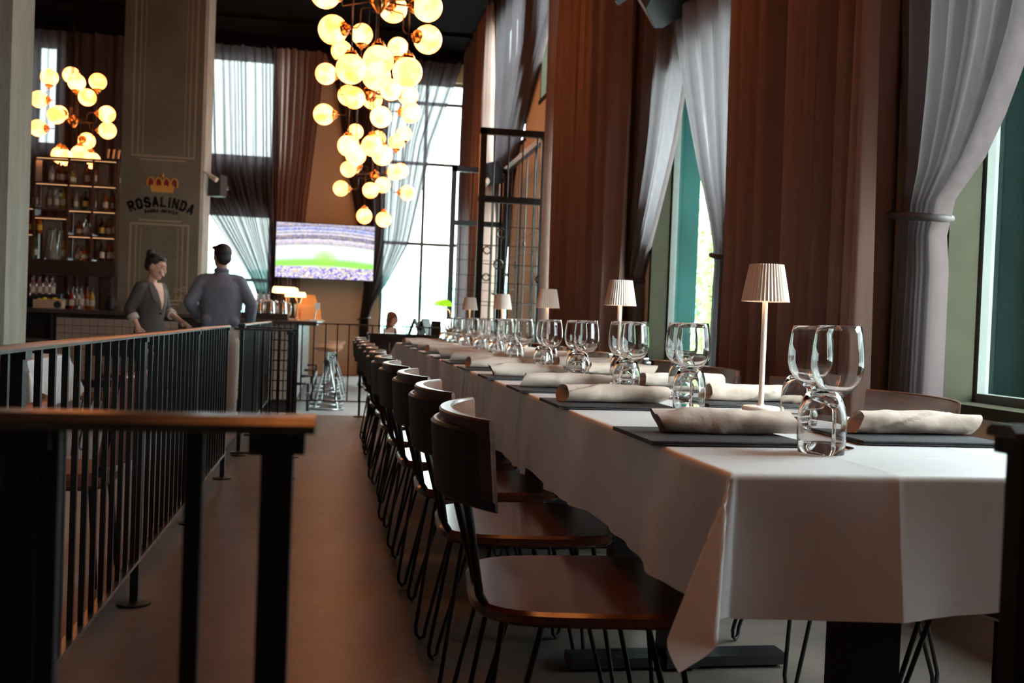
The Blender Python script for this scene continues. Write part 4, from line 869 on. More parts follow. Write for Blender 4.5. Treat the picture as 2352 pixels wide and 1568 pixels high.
# things on the bar top
BT = .94
for k, (p, kd, c) in enumerate([(160, 'squat', 'clear'), (168, 'round', 'dark'), (175, 'tall', 'clear'), (183, 'round', 'red'), (190, 'tall', 'clear'), (197, 'squat', 'dark'), (206, 'tall', 'clear'), (214, 'tall', 'amber'), (222, 'tall', 'clear'), (231, 'round', 'yellow')]):
    bottle('%s bottle, %s from the left in the row standing on the bar top' % (CN[c], ORD[k]), kd, c, (-4.37 + (p - 75) * .0058, 15.14 + .12 * (k % 3), BT), group='bottles on the bar top')
for k in range(4): bottle('%s pink bottle from the left beside the concrete column' % ORD[k], 'round', 'pink', (-4.33 + k * .088, 15.38, BT + .17), group='pink bottles at the bar')
t = thing('bottle_riser', 'dark stepped riser carrying the pink bottles', 'riser', (-4.2, 15.38, BT)); part('step', MB().box(-.18, .18, -.07, .09, 0, .17), 'speaker_black', t)
t = thing('garnish_tray', 'black sloping garnish tray at the left of the bar top', 'tray', (-4.10, 15.14, BT)); part('lid', MB().prism([(-.16, -.1), (.24, -.1), (.24, .12), (-.16, .12)], .13, .20, .01), 'speaker_black', t); part('box', MB().box(-.15, .22, -.09, .11, 0, .13), 'speaker_black', t)
t = thing('wooden_crate', 'pale wooden crate with lemons on the bar top', 'crate', (-3.98, 14.91, BT))
part('side_board', MB().box(-.19, .19, -.08, -.07, 0, .12), 'crate', t); part('side_board', MB().box(-.19, .19, .07, .08, 0, .12), 'crate', t); part('end_board', MB().box(-.19, -.18, -.07, .07, 0, .12), 'crate', t); part('end_board', MB().box(.18, .19, -.07, .07, 0, .12), 'crate', t); part('bottom_board', MB().box(-.18, .18, -.07, .07, 0, .01), 'crate', t)
part('badge', MB().cyl((.13, -.081, .055), (.13, -.087, .055), .05, n=20), 'speaker_black', t)
lem = MB().lathe([(0, -.045), (.008, -.042), (.026, -.026), (.032, 0), (.026, .026), (.008, .042), (0, .045)], 14).xf(Matrix.Rotation(PI / 2, 4, 'Y')).mesh('lemon', 'lemon', 179)
for k in range(5): tag(obj('lemon', lem, None, (-4.11 + k * .065, 14.92 + .02 * (k % 2), BT + .105 + .02 * (k % 2)), (0, 0, k)), '%s lemon from the left in the pale wooden crate' % ORD[k], 'lemon', 'lemons in the crate')
t = thing('round_jug', 'dark round jug with a lid at the right end of the bar top', 'jug', (-3.17, 14.98, BT)); part('body', MB().lathe([(0, 0), (.06, 0), (.085, .05), (.08, .13), (.05, .18), (.045, .2), (0, .2)], 20), 'speaker_black', t, 50); part('handle', MB().tube([(.08, 0, .15), (.12, 0, .14), (.12, 0, .07), (.085, 0, .05)], .008), 'speaker_black', t, 60)
for k in range(4): tag(obj('tumbler', tm, None, (-2.98 + .1 * (k % 2), 14.95 + .1 * (k // 2), BT)), ['front left', 'front right', 'back left', 'back right'][k] + ' small glass beside the dark jug on the bar top', 'glass', 'small glasses on the bar top')

# on the near end of the bar
PT = .915
t = thing('serving_tray', 'long dark wooden tray under the steel pitchers', 'tray', (-.80, 12.02, PT)); part('base', MB().box(-.32, .24, -.17, .17, 0, .012), 'dark_wood', t)
for a in ((-.32, .24, -.17, -.155), (-.32, .24, .155, .17), (-.32, -.305, -.155, .155), (.225, .24, -.155, .155)): part('rim', MB().box(*a, .012, .075), 'dark_wood', t)
pit_b = MB().lathe([(0, 0), (.062, 0), (.066, .01), (.066, .07), (.058, .16), (.050, .185), (.053, .20), (.046, .20), (.05, .16), (0, .15)], 24).mesh('body', 'chrome', 40)
pit_l = MB().lathe([(0, .218), (.012, .218), (.014, .206), (.05, .198), (.05, .203), (0, .206)], 20).mesh('lid', 'chrome', 40)
pit_h = MB().tube([(.050, 0, .18), (.09, 0, .185), (.10, 0, .12), (.088, 0, .05), (.063, 0, .035)], .008, 8).mesh('handle', 'chrome', 60)
pit_s = MB().tube([(-.050, 0, .165), (-.068, 0, .20), (-.075, 0, .205)], [.018, .012, .008], 8).mesh('spout', 'chrome', 60)
for k, (x, y, rz) in enumerate([(-1.0, 12.02, 2.9), (-.89, 12.09, 2.9), (-.76, 11.96, 2.9), (-.72, 12.11, .4), (-.625, 11.98, .3)]):
    o = thing('water_pitcher', '%s polished steel water pitcher from the left on the bar end' % ORD[k], 'pitcher', (x, y, PT + .012), rz, 'steel pitchers'); obj('body', pit_b, o); obj('lid', pit_l, o); obj('handle', pit_h, o); obj('spout', pit_s, o)
for k, (x, y) in enumerate([(-.93, 12.17), (-.87, 12.22), (-.81, 12.16)]): bottle('%s pink bottle from the left behind the steel pitchers' % ORD[k], 'tall', 'pink', (x, y + .08, PT), group='pink bottles behind the pitchers')
def banker(label, loc, rz, shade, s=1.0):
    o = thing('bankers_lamp', label, 'lamp', loc, rz); o.scale = (s, s, s)
    part('base', MB().lathe([(0, 0), (.08, 0), (.08, .012), (.03, .022), (0, .022)], 24), 'gold', o, 40)
    part('arm', MB().tube([(0, 0, .02), (.03, 0, .10), (.07, 0, .20), (.05, 0, .28), (-.02, 0, .33)], .008, 8), 'gold', o, 60)
    n = 20; vs = []
    for i in range(9):
        a = PI * i / 8
        for x in (-.13, .13): vs.append((x * .6 if False else -.02 + .07 * math.cos(a) * 1.15, x, .33 + .075 * math.sin(a)))
    sh = MB().add(vs, [(2 * i, 2 * i + 1, 2 * i + 3, 2 * i + 2) for i in range(8)]); vs2 = [(v[0] * .94 - .001, v[1] * .98, .33 + (v[2] - .33) * .92) for v in vs]
    sh.add(vs2, [(2 * i, 2 * i + 2, 2 * i + 3, 2 * i + 1) for i in range(8)])
    for k in (0, 1): sh.add([vs[2 * i + k] for i in range(9)], [tuple(range(9))])
    part('lamp_shade', sh, shade, o, 50); return o
banker('glowing amber bankers lamp nearest the steel pitchers', (-.63, 12.45, PT), -1.2, 'shade_amber'); banker('glowing amber bankers lamp behind the first, near the orange box', (-.62, 12.85, PT), -1.2, 'shade_amber'); banker('third glowing amber bankers lamp beside the orange box', (-.49, 12.3, PT), -1.2, 'shade_amber', .85)
t = thing('orange_cabinet', 'orange wooden till cabinet with sloping top on the bar end', 'cabinet', (-.33, 12.6, PT), .15)
part('body', MB().add([(-.16, -.14, .012), (.13, -.14, .012), (.13, .14, .012), (-.16, .14, .012), (-.18, -.13, .20), (.11, -.13, .20), (.11, .13, .20), (-.18, .13, .20)], [(0, 3, 2, 1), (4, 5, 6, 7), (0, 1, 5, 4), (1, 2, 6, 5), (2, 3, 7, 6), (3, 0, 4, 7)]), 'orange_wood', t)
part('top_box', MB().add([(-.12, -.06, .20), (.09, -.06, .20), (.09, .12, .20), (-.12, .12, .20), (-.08, 0, .32), (.06, 0, .32), (.06, .12, .32), (-.08, .12, .32)], [(0, 3, 2, 1), (4, 5, 6, 7), (0, 1, 5, 4), (1, 2, 6, 5), (2, 3, 7, 6), (3, 0, 4, 7)]), 'orange_wood', t)
part('front_panel', MB().box(-.13, .06, -.146, -.13, .03, .14), 'orange_wood', t); part('base_slab', MB().box(-.21, .17, -.17, .17, 0, .012), 'crate', t)
t = thing('card_reader', 'white card reader on a slim stand at the corner of the bar', 'card reader', (-.262, 12.28, PT)); part('foot', MB().box(-.05, .05, -.06, .06, 0, .02), 'white_plastic', t); part('stem', MB().cyl((0, 0, .02), (.02, 0, .15), .008), 'white_plastic', t, 50); part('head', MB().box(0, .06, -.01, .015, .14, .22), 'white_plastic', t)

# stools
def make_stool():
    o = thing('bar_stool', 'x', 'stool', (0, 0, 0), 0, 'bar stools beside the bar')
    part('seat', MB().lathe([(0, .70), (.12, .70), (.175, .735), (.18, .75), (.17, .762), (.08, .752), (0, .750)], 28), 'stool_wood', o, 40)
    part('screw', MB().cyl((0, 0, .45), (0, 0, .70), .018), 'stool_iron', o, 50); part('nut', MB().lathe([(.02, .52), (.05, .53), (.05, .58), (.02, .60)], 16), 'black_iron', o, 40)
    for k in range(4):
        a = PI / 4 + k * PI / 2; c, s = math.cos(a), math.sin(a)
        part('leg', MB().tube([(.045 * c, .045 * s, .56), (.06 * c, .06 * s, .45), (.13 * c, .13 * s, .25), (.175 * c, .175 * s, .08), (.20 * c, .20 * s, .012)], .012, 8), 'stool_iron', o, 60)
    part('foot_ring', MB().tube([(.15 * math.cos(q), .15 * math.sin(q), .22) for q in [2 * PI * j / 28 for j in range(28)]], .010, 8, closed=True), 'stool_iron', o, 60)
    part('base_ring', MB().tube([(.205 * math.cos(q), .205 * math.sin(q), .012) for q in [2 * PI * j / 28 for j in range(28)]], .012, 8, closed=True), 'stool_iron', o, 60)
    return o
st = make_stool(); st.location = (-.09, 12.3, LOW); st['label'] = 'nearest round wooden bar stool with curved iron legs'
for k, y in enumerate((12.95, 13.6, 14.3, 15.0)): copy_tree(st, '%s round wooden bar stool back along the bar' % ORD[k + 1], (-.09 + .02 * k, y, LOW), .3 * k)
copy_tree(st, 'round iron stool standing alone beyond the row at the bar', (.55, 16.2, LOW), .4)

# booth, menus and lamp at the far end of the platform
t = thing('booth_partition', 'dark panelled wooden booth back beyond the far railing', 'partition', (0, 10.55, LOW))
part('frame', MB().box(.35, 1.42, 0, .07, 0, .09).box(.35, 1.42, 0, .07, .88, .955).box(.35, .40, 0, .07, .09, .88).box(1.37, 1.42, 0, .07, .09, .88), 'dark_wood', t)
for k in range(6): part('panel', MB().box(.402 + k * .1615, .558 + k * .1615, .015, .055, .09, .88), 'dark_wood', t)
part('top_ledge', MB().box(.33, 1.44, -.06, .32, .955, .975), 'dark_wood', t); part('side', MB().box(.35, .39, .07, .30, 0, .955), 'dark_wood', t); part('side', MB().box(1.38, 1.42, .07, .30, 0, .955), 'dark_wood', t)
ZL = LOW + .975
def menu_stand(label, x, y, rz, m):
    o = thing('menu_stand', label, 'menu stand', (x, y, ZL), rz)
    for s in (-1, 1): part('leaf', MB().box(-.09, .09, -.004, .004, 0, .18).xf(Matrix.Translation((0, s * .055, 0)) @ Matrix.Rotation(s * .33, 4, 'X')), m, o)
menu_stand('dark tented menu on the booth ledge', .82, 10.62, 1.35, 'board_black'); menu_stand('second dark tented menu beside the copper lamp arm', .95, 10.78, 1.0, 'board_black')
t = thing('card_box', 'small black box at the end of the booth ledge', 'box', (1.05, 10.62, ZL)); part('box', MB().prism([(-.05, -.04), (.05, -.04), (.05, .04), (-.05, .04)], 0, .15, .004), 'board_black', t)
banker('bright green bankers lamp at the end of the long table', (1.15, 10.75, ZL), .1, 'shade_green', .95)

# ================================================================== IRON SCREENS
def screen(label, axis, c, a, b, base, rings, mid=True, gap=.135):
    o = thing('iron_screen', label, 'screen', (0, 0, base)); H = 3.03 - base
    def P(u, z): return (u, c, z) if axis == 'y' else (c, u, z)
    def bar(name, u0, u1, z0, z1, w):
        m = MB(); m.box(u0, u1, c - w, c + w, z0, z1) if axis == 'y' else m.box(c - w, c + w, u0, u1, z0, z1); part(name, m, 'black_iron', o)
    w = .034
    bar('post', a, a + 2 * w, 0, H, w); bar('post', b - 2 * w, b, 0, H, w); bar('top_bar', a, b, H - 2 * w, H, w)
    if mid: bar('cross_bar', a, b, H - .78, H - .78 + 2 * w, w * .9)
    bar('cross_bar', a, b, .12, .12 + 2 * w, w * .9)
    n = max(3, int((b - a) / gap))
    for k in range(1, n): part('rod', MB().cyl(P(a + (b - a) * k / n, .14), P(a + (b - a) * k / n, H - .02), .008, n=6), 'black_iron', o, 50)
    for k in range(10): part('wire', MB().cyl(P(a, .35 + k * .2), P(b, .35 + k * .2), .004, n=6), 'black_iron', o, 50)
    for (u, z) in rings: part('ring', MB().tube([P(u + .047 * math.cos(q), z - base + .047 * math.sin(q)) for q in [2 * PI * j / 24 for j in range(24)]], .009, 6, closed=True), 'black_iron', o, 60)
screen('nearer black iron screen with hanging rings beside the curtain', 'y', 10.45, 1.43, 2.20, LOW, [(2.15, 2.09), (1.69, 1.93), (2.15, 1.78), (1.67, 1.60), (2.13, 1.46)])
screen('farther black iron screen with wire grid in front of the end window', 'y', 13.2, 1.44, 2.16, LOW, [(1.95, 1.94), (1.95, 1.58)])
screen('black wire grid screen running along the window wall between the two iron screens', 'x', 2.15, 10.55, 13.1, LOW, [(12.1, 1.7), (11.6, 1.9)], False, .5)

# ================================================================== LEFT DINING AREA
t = thing('square_table', 'dining table beside the concrete column at the left', 'table', (-2.55, 7.95, LOW)); part('tabletop', MB().box(-.42, .42, -.56, .56, .71, .744), 'dark_wood', t); part('pedestal', MB().box(-.04, .04, -.04, .04, .03, .71), 'black_iron', t); part('foot', MB().box(-.3, .3, -.05, .05, 0, .03).box(-.05, .05, -.3, .3, 0, .03), 'black_iron', t)
o = part('tablecloth', cloth_mb(-2.90, -2.04, 7.38, 8.52, .38, 77, True, True, LOW + .75), 'linen', None, 179); tag(o, 'white tablecloth on the table beside the concrete column', 'tablecloth')
copy_tree(proto, 'wooden chair pushed up to the white table beside the concrete column', (-1.72, 8.15, LOW), PI + .1, 'chairs in the lower dining area')
copy_tree(proto, 'wooden chair standing between the white table and the tiled bar', (-2.15, 10.7, LOW), 1.7, 'chairs in the lower dining area')
copy_tree(proto, 'wooden chair standing alone in front of the tiled bar', (-1.75, 11.9, LOW), 2.6, 'chairs in the lower dining area')
for k, y in enumerate((2.9, 4.4)):
    lab = ['nearer', 'farther'][k]
    t = thing('square_table', '%s dark wooden table behind the long railing' % lab, 'table', (-1.75, y, LOW)); part('tabletop', MB().prism([(-.38, -.36), (.38, -.36), (.38, .36), (-.38, .36)], .715, .75, .006), 'dark_wood', t); part('pedestal', MB().box(-.04, .04, -.04, .04, .03, .715), 'black_iron', t); part('foot', MB().box(-.3, .3, -.05, .05, 0, .03).box(-.05, .05, -.3, .3, 0, .03), 'black_iron', t)
    for s, nm in ((-1, 'left'), (1, 'right')):
        c = thing('leather_chair', '%s dark red leather chair at the %s table behind the railing' % (nm, lab), 'chair', (-1.75 + s * .62, y + .05, LOW), PI if s > 0 else 0, 'leather chairs behind the railing')
        part('seat', MB().prism(superellipse(.23, .23, .5, 32), .40, .47, .02), 'red_leather', c, 40)
        part('backrest', MB().grid(lambda u, v: (-.20 - .06 * (1 - (2 * u - 1) ** 2) - .05 * v, (u - .5) * .46, .50 + .36 * v), 12, 6).grid(lambda u, v: (-.235 - .06 * (1 - (2 * u - 1) ** 2) - .05 * v, (u - .5) * .46, .50 + .36 * v), 12, 6), 'red_leather', c, 60)
        part('top_roll', MB().tube([(-.27 - .06 * (1 - (2 * u - 1) ** 2), (u - .5) * .46, .86) for u in [i / 12 for i in range(13)]], .022, 8), 'red_leather', c, 60)
        for a in (-1, 1):
            for b in (-1, 1): part('leg', MB().cyl((a * .17, b * .17, .40), (a * .20, b * .20, 0), .014, .010, 8), 'black_iron', c, 50)
            part('back_post', MB().cyl((-.19, a * .17, .43), (-.235, a * .20, .60), .010, n=8), 'black_iron', c, 50)

# ================================================================== PEOPLE
def rounded(p0, r0, p1, r1, n=14):
    p0, p1 = Vector(p0), Vector(p1); d = p1 - p0; L = d.length or 1e-4; d = d / L if d.length else Vector((0, 0, 1)); P, R = [], []
    for a in (80, 55, 30, 10): P.append(p0 - d * r0 * math.sin(math.radians(a))); R.append(r0 * math.cos(math.radians(a)))
    for u in (0, .5, 1): P.append(p0 + d * L * u); R.append(r0 + (r1 - r0) * u)
    for a in (10, 30, 55, 80): P.append(p1 + d * r1 * math.sin(math.radians(a))); R.append(r1 * math.cos(math.radians(a)))
    return MB().tube(P, R, n)
def shape(s):
    if s[0] == 'c': return rounded(*s[1:5])
    if s[0] == 'e': return MB().ball(s[1], 1.0, 20, 14, s[2])
    n = 24; vs = []                                        # 'l': loft of (x, y, z, rx, ry)
    for x, y, z, rx, ry in s[1]: vs += [(x + rx * math.cos(2 * PI * j / n), y + ry * math.sin(2 * PI * j / n), z) for j in range(n)]
    k = len(s[1]); return MB().add(vs, [(i * n + j, i * n + (j + 1) % n, (i + 1) * n + (j + 1) % n, (i + 1) * n + j) for i in range(k - 1) for j in range(n)] + [tuple(range(n - 1, -1, -1)), tuple((k - 1) * n + j for j in range(n))])
def blob(name, shapes, m, parent, voxel=.008, it=6, mtx=None):
    """one continuous surface grown over overlapping rounded volumes"""
    mb = MB()
    for s in shapes:
        q = shape(s); tr = s[-1] if isinstance(s[-1], Matrix) else None
        if tr is not None: q.xf(tr)
        mb.add(q.v, q.f)
    if mtx is not None: mb.xf(mtx)
    me = mb.mesh(name, m); o = bpy.data.objects.new('tmp', me); COL.objects.link(o)
    a = o.modifiers.new('r', 'REMESH'); a.mode = 'VOXEL'; a.voxel_size = voxel
    b = o.modifiers.new('s', 'SMOOTH'); b.factor = .5; b.iterations = it
    dg = bpy.context.evaluated_depsgraph_get(); me2 = bpy.data.meshes.new_from_object(o.evaluated_get(dg)); bpy.data.objects.remove(o)
    me2.materials.clear(); me2.materials.append(M(m)); me2.polygons.foreach_set('use_smooth', [True] * len(me2.polygons)); me2.name = name
    return obj(name, me2, parent)
def hand(w, d, side, up, r=1.0):
    """palm and five bent fingers; w wrist, d hand direction, side thumb direction, up back of the hand"""
    w, d, s, u = Vector(w), Vector(d).normalized(), Vector(side).normalized(), Vector(up).normalized(); out = []
    out.append(('c', w, .026 * r, w + d * .04, .027 * r))
    for k in (-1, 0, 1): out.append(('c', w + d * .02 + s * .018 * k, .015 * r, w + d * .085 + s * .022 * k, .014 * r))
    for k, ln in ((1.5, .066), (.5, .076), (-.5, .070), (-1.5, .055)):
        b = w + d * .088 + s * .019 * k; m = b + d * ln * .5 - u * .006; e = m + d * ln * .42 - u * .026
        out += [('c', b, .0092 * r, m, .0088 * r), ('c', m, .0088 * r, e, .0078 * r)]
    b = w + d * .03 + s * .03; m = b + d * .035 + s * .026 - u * .008; out += [('c', b, .0125 * r, m, .0105 * r), ('c', m, .0105 * r, m + d * .034 + s * .004 - u * .008, .009 * r)]
    return out
def head_shapes(s=1.0):
    return [('e', (0, 0, .02), (.076 * s, .094 * s, .098 * s)), ('e', (0, .030, -.045), (.060 * s, .062 * s, .066 * s)), ('e', (0, .060, -.088), (.028, .026, .024)), ('c', (0, .088, .018), .011, (0, .104, -.018), .014), ('e', (0, .088, -.055), (.024, .014, .012)),
            ('e', (-.030, .080, -.030), (.024, .020, .022)), ('e', (.030, .080, -.030), (.024, .020, .022)), ('c', (-.04, .082, .034), .010, (.04, .082, .034), .010), ('e', (-.078, -.005, -.005), (.010, .020, .032)), ('e', (.078, -.005, -.005), (.010, .020, .032))]
def on_head(mtx, shapes): return [tuple(list(s) + [mtx]) for s in shapes]
def face_parts(p, H, eyes=True):
    for s in (-1, 1):
        e = part('eye', MB().ball(tuple(H @ Vector((s * .031, .0815, .012))), .0085, 10, 8), 'eye_white', p, 179); part('iris', MB().ball(tuple(H @ Vector((s * .031, .0875, .011))), .005, 8, 6), 'hair_black', e, 179)
        part('eyebrow', MB().tube([tuple(H @ Vector((s * x, y, z))) for x, y, z in ((.014, .094, .034), (.030, .092, .041), (.048, .080, .034))], .004, 6), 'hair_black', p, 60)
    part('mouth', MB().tube([tuple(H @ Vector(q)) for q in ((-.026, .090, -.050), (-.012, .101, -.058), (0, .104, -.060), (.012, .101, -.058), (.026, .090, -.050))], [.003, .006, .007, .006, .003], 8), 'lip', p, 60)
# the man with his back to us
man = thing('person', 'man in a grey blue shirt and taupe trousers standing with his back turned', 'person', (-1.10, 9.92, LOW), .10)
H = Matrix.Translation((0, .02, 1.665)) @ Matrix.Rotation(.35, 4, 'Z')
wr, wl = (.275, .03, .985), (-.20, .20, 1.06)
blob('body', [('l', [(0, 0, .88, .15, .10), (0, 0, 1.1, .155, .105), (0, 0, 1.3, .17, .105), (0, 0, 1.42, .16, .09), (0, 0, 1.48, .08, .06)]), ('c', (0, -.005, 1.46), .058, (0, .012, 1.60), .054),
              ('c', (.17, 0, 1.43), .05, (.285, -.05, 1.22), .042), ('c', (.285, -.05, 1.22), .04, wr, .028), ('c', (-.17, 0, 1.43), .05, (-.285, -.05, 1.22), .042), ('c', (-.285, -.05, 1.22), .04, wl, .028),
              ('c', (.09, 0, .9), .08, (.10, .02, .5), .055), ('c', (.10, .02, .5), .052, (.10, -.01, .08), .038), ('c', (.10, -.03, .05), .035, (.10, .12, .035), .03),
              ('c', (-.09, 0, .9), .08, (-.11, .02, .5), .055), ('c', (-.11, .02, .5), .052, (-.11, -.01, .08), .038), ('c', (-.11, -.03, .05), .035, (-.11, .12, .035), .03)]
     + on_head(H, head_shapes(1.04)) + hand(wr, (-.05, .25, -1), (-.2, 1, .2), (1, 0, 0), 1.05) + hand(wl, (.55, 1, -.15), (.3, -.1, 1), (-1, .6, 0), 1.05), 'skin', man, .0065, 4)
hr = blob('hair', on_head(H, [('e', (0, -.018, .045), (.087, .100, .088)), ('e', (0, -.055, -.010), (.074, .058, .070)), ('e', (0, .050, .088), (.066, .045, .036)), ('e', (-.045, .075, .088), (.035, .03, .022))]), 'hair_black', man, .007, 3)
face_parts(man, H)
blob('shirt', [('l', [(0, 0, .98, .165, .125), (0, 0, 1.02, .185, .14), (0, -.005, 1.12, .190, .135), (0, -.01, 1.27, .205, .132), (0, -.012, 1.38, .205, .118), (0, -.005, 1.455, .15, .088), (0, 0, 1.50, .085, .072)]), ('c', (-.13, 0, 1.43), .075, (.13, 0, 1.43), .075),
               ('c', (.165, 0, 1.425), .073, (.285, -.05, 1.22), .060), ('c', (.285, -.05, 1.22), .060, (.278, .015, 1.035), .047), ('c', (-.165, 0, 1.425), .073, (-.285, -.05, 1.22), .060), ('c', (-.285, -.05, 1.22), .060, (-.222, .135, 1.10), .046),
               ('e', (-.12, -.09, 1.06), (.06, .05, .06)), ('e', (.12, -.09, 1.05), (.06, .05, .05)), ('l', [(0, .005, 1.48, .075, .070), (0, .008, 1.53, .066, .064), (0, .008, 1.545, .064, .062)])], 'shirt_blue', man, .009, 4)
part('collar', MB().lathe([(.064, 0), (.070, -.004), (.074, -.028), (.068, -.03)], 24).xf(Matrix.Translation((0, .006, 1.552)) @ Matrix.Rotation(-.12, 4, 'X')), 'shirt_blue', man, 60)
for sx, wv in ((1, ((.278, .015, 1.035), wr)), (-1, ((-.222, .135, 1.10), wl))):
    a, b = Vector(wv[0]), Vector(wv[1]); dd = (b - a).normalized(); part('cuff', MB().tube([a, a + dd * .06], [.050, .046], 16), 'shirt_blue', man, 60)
blob('trousers', [('l', [(0, 0, .80, .165, .125), (0, -.005, .92, .178, .135), (0, 0, 1.03, .172, .125)]), ('c', (.088, -.005, .84), .104, (.105, .02, .50), .080), ('c', (.105, .02, .50), .080, (.105, -.01, .09), .068), ('c', (-.088, -.005, .84), .104, (-.115, .02, .50), .080), ('c', (-.115, .02, .50), .080, (-.115, -.01, .09), .068)], 'trouser_taupe', man, .009, 4)
part('belt', MB().lathe([(1.0, 0), (1.03, .003), (1.03, .034), (1.0, .037)], 36).xf(Matrix.Translation((0, 0, 1.005)) @ Matrix.Diagonal((.178, .131, 1, 1))), 'belt', man, 60)
for sx in (1, -1): blob('shoe', [('c', (sx * .108, -.05, .045), .042, (sx * .112, .06, .04), .044), ('c', (sx * .112, .06, .04), .044, (sx * .115, .15, .034), .034)], 'shoe_white', man, .008, 3)
d_ = thing('handheld_device', 'small black handheld device in the right hand of the man', 'device', tuple(man.matrix_basis @ Vector((.262, .07, .845))), .1)
part('case', MB().box(-.02, .02, -.045, .045, -.10, .02), 'speaker_black', d_); part('antenna', MB().cyl((0, .03, .02), (0, .03, .07), .006), 'speaker_black', d_, 50)
# the smiling woman
wom = thing('person', 'smiling woman in a grey blazer with her dark hair in a bun', 'person', (-1.76, 10.02, LOW), -2.12)
H = Matrix.Translation((0, .045, 1.545)) @ Matrix.Rotation(.35, 4, 'Z') @ Matrix.Rotation(-.30, 4, 'X')
wr, wl = (.21, .04, .975), (-.15, .26, 1.02)
blob('body', [('l', [(0, 0, .84, .14, .10), (0, 0, 1.03, .115, .085), (0, 0, 1.2, .14, .095), (0, 0, 1.33, .145, .085), (0, .005, 1.39, .08, .06)]), ('c', (0, -.005, 1.37), .048, (0, .025, 1.50), .044), ('e', (0, .045, 1.27), (.10, .065, .10)),
              ('c', (.14, 0, 1.345), .042, (.215, -.06, 1.13), .034), ('c', (.215, -.06, 1.13), .034, wr, .023), ('c', (-.14, 0, 1.345), .042, (-.215, .0, 1.13), .034), ('c', (-.215, .0, 1.13), .034, wl, .023),
              ('c', (.08, 0, .86), .075, (.085, .02, .48), .05), ('c', (.085, .02, .48), .048, (.085, -.01, .08), .033), ('c', (.085, -.03, .05), .03, (.085, .10, .03), .026),
              ('c', (-.08, 0, .86), .075, (-.085, .02, .48), .05), ('c', (-.085, .02, .48), .048, (-.085, -.01, .08), .033), ('c', (-.085, -.03, .05), .03, (-.085, .10, .03), .026)]
     + on_head(H, head_shapes(.96)) + hand(wr, (0, .2, -1), (-.3, 1, .2), (1, 0, 0), .92) + hand(wl, (.25, 1, -.35), (1, -.2, .2), (-.2, .3, 1), .92), 'skin', wom, .006, 4)
blob('hair', on_head(H, [('e', (0, -.022, .044), (.083, .093, .080)), ('e', (0, -.055, .0), (.070, .052, .062)), ('e', (0, .035, .085), (.055, .045, .026)), ('e', (0, -.085, .105), (.044, .042, .040)), ('e', (0, -.062, .085), (.04, .04, .04))]), 'hair_black', wom, .006, 3)
face_parts(wom, H)
part('teeth', MB().tube([tuple(H @ Vector(q)) for q in ((-.017, .097, -.052), (0, .108, -.057), (.017, .097, -.052))], [.002, .0045, .002], 8), 'eye_white', wom, 60)
for s in (-1, 1): part('earring', MB().tube([tuple(H @ Vector((s * .084, .016 * math.cos(q), -.050 + .016 * math.sin(q)))) for q in [2 * PI * j / 14 for j in range(14)]], .0026, 6, closed=True), 'gold', wom, 60)
blob('blazer', [('l', [(0, 0, .78, .175, .135), (0, 0, .90, .172, .132), (0, 0, 1.04, .142, .108), (0, .012, 1.20, .158, .125), (0, .004, 1.31, .160, .108), (0, 0, 1.37, .125, .078)]), ('c', (-.11, 0, 1.345), .060, (.11, 0, 1.345), .060),
                ('c', (.14, 0, 1.34), .060, (.215, -.06, 1.13), .052), ('c', (.215, -.06, 1.13), .052, (.213, -.03, 1.08), .050), ('c', (-.14, 0, 1.34), .060, (-.215, .0, 1.13), .052), ('c', (-.215, .0, 1.13), .052, (-.200, .05, 1.11), .050)], 'blazer', wom, .008, 4)
def chest(z):                                             # front surface of the blazer
    ry = lerp([(1.04, .108), (1.20, .137), (1.31, .114), (1.37, .082), (1.42, .055)], z); return ry
part('neckline', MB().grid(lambda u, v: ((u - .5) * 2 * (.006 + .058 * v ** .9), (chest(1.13 + .26 * v) + .005) * math.sqrt(max(.2, 1 - ((u - .5) * 2 * .058 * v / .16) ** 2)), 1.13 + .26 * v), 8, 14), 'skin', wom, 179)
for s in (-1, 1): part('lapel', MB().grid(lambda u, v: (s * ((.006 + .058 * v ** .9) + u * (.012 + .055 * math.sin(PI * min(1, v * .9)))), (chest(1.13 + .26 * v) + .012 - .008 * u) * math.sqrt(max(.2, 1 - ((.058 * v + u * .06) / .17) ** 2)), 1.13 + .26 * v), 5, 14), 'blazer_lapel', wom, 179)
for a, b in (((.214, -.045, 1.105), wr), ((-.208, .025, 1.122), wl)):
    a, b = Vector(a), Vector(b); dd = (b - a).normalized(); part('cuff', MB().tube([a + dd * .03, a + dd * .035, a + dd * .085, a + dd * .085], [.045, .052, .050, .04], 18), 'cuff_white', wom, 60)
part('button', MB().ball((.0, chest(1.10) + .004, 1.10), .010, 10, 6), 'belt', wom, 60)
blob('trousers', [('l', [(0, 0, .76, .150, .118), (0, 0, .88, .160, .122), (0, 0, 1.0, .125, .098)]), ('c', (.082, 0, .80), .092, (.088, .02, .48), .070), ('c', (.088, .02, .48), .070, (.088, -.01, .07), .062), ('c', (-.082, 0, .80), .092, (-.088, .02, .48), .070), ('c', (-.088, .02, .48), .070, (-.088, -.01, .07), .062)], 'trouser_black', wom, .009, 4)
for sx in (1, -1): blob('shoe', [('c', (sx * .088, -.05, .04), .036, (sx * .09, .11, .032), .032)], 'belt', wom, .008, 3)
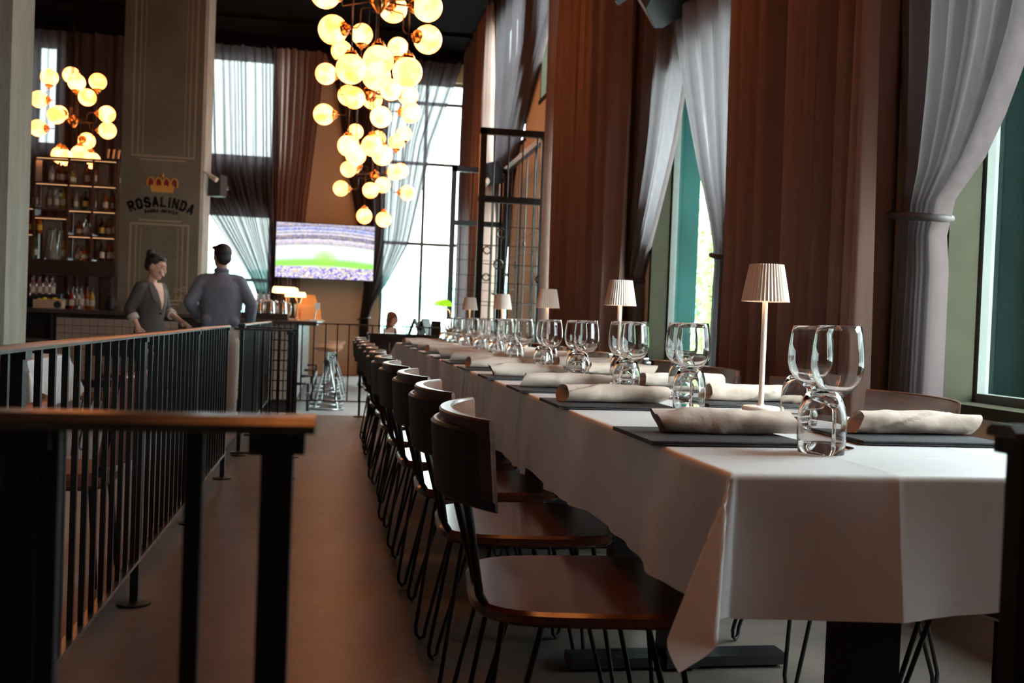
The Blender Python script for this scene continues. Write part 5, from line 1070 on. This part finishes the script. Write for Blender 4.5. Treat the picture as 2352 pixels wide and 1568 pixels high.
# guest seated by the end window
g = thing('person', 'guest in a white top seated by the big end window', 'person', (.92, 17.2, LOW), -1.2); H = Matrix.Translation((0, .03, 1.12)) @ Matrix.Rotation(-.12, 4, 'X')
blob('body', [('l', [(0, 0, .46, .15, .11), (0, 0, .7, .12, .09), (0, 0, .9, .14, .09), (0, 0, .97, .08, .06)]), ('c', (0, 0, .95), .045, (0, .015, 1.06), .042), ('c', (.08, .05, .52), .075, (.09, .42, .52), .055), ('c', (.09, .42, .50), .05, (.09, .40, .08), .035), ('c', (.09, .40, .05), .03, (.09, .52, .035), .025), ('c', (-.08, .05, .52), .075, (-.09, .42, .52), .055), ('c', (-.09, .42, .50), .05, (-.09, .40, .08), .035), ('c', (-.09, .40, .05), .03, (-.09, .52, .035), .025),
              ('c', (.15, 0, .92), .04, (.20, .04, .70), .034), ('c', (.20, .04, .70), .034, (.12, .24, .70), .024), ('c', (-.15, 0, .92), .04, (-.20, .04, .70), .034), ('c', (-.20, .04, .70), .034, (-.12, .24, .70), .024)] + on_head(H, head_shapes(.96)) + hand((.12, .24, .70), (-.2, 1, -.3), (-1, 0, 0), (0, .3, 1), .92) + hand((-.12, .24, .70), (.2, 1, -.3), (1, 0, 0), (0, .3, 1), .92), 'skin', g, .008, 4)
face_parts(g, H)
blob('hair', on_head(H, [('e', (0, -.02, .045), (.085, .094, .082)), ('e', (0, -.06, -.03), (.075, .05, .09)), ('e', (0, -.07, -.13), (.055, .035, .09))]), 'hair_auburn', g, .008, 3)
blob('top', [('l', [(0, 0, .48, .165, .125), (0, 0, .7, .138, .108), (0, .005, .86, .158, .112), (0, 0, .95, .12, .075)]), ('c', (-.1, 0, .92), .056, (.1, 0, .92), .056), ('c', (.14, 0, .92), .056, (.20, .03, .75), .046), ('c', (-.14, 0, .92), .056, (-.20, .03, .75), .046)], 'shirt_white', g, .009, 4)
blob('trousers', [('e', (0, 0, .52), (.165, .14, .09)), ('c', (.085, .05, .53), .088, (.09, .42, .53), .068), ('c', (.09, .42, .50), .066, (.09, .40, .09), .055), ('c', (-.085, .05, .53), .088, (-.09, .42, .53), .068), ('c', (-.09, .42, .50), .066, (-.09, .40, .09), .055)], 'trouser_black', g, .010, 4)
copy_tree(proto, 'wooden chair under the guest by the big end window', (.92, 17.2, LOW), -1.2 + PI / 2, 'chairs in the lower dining area')
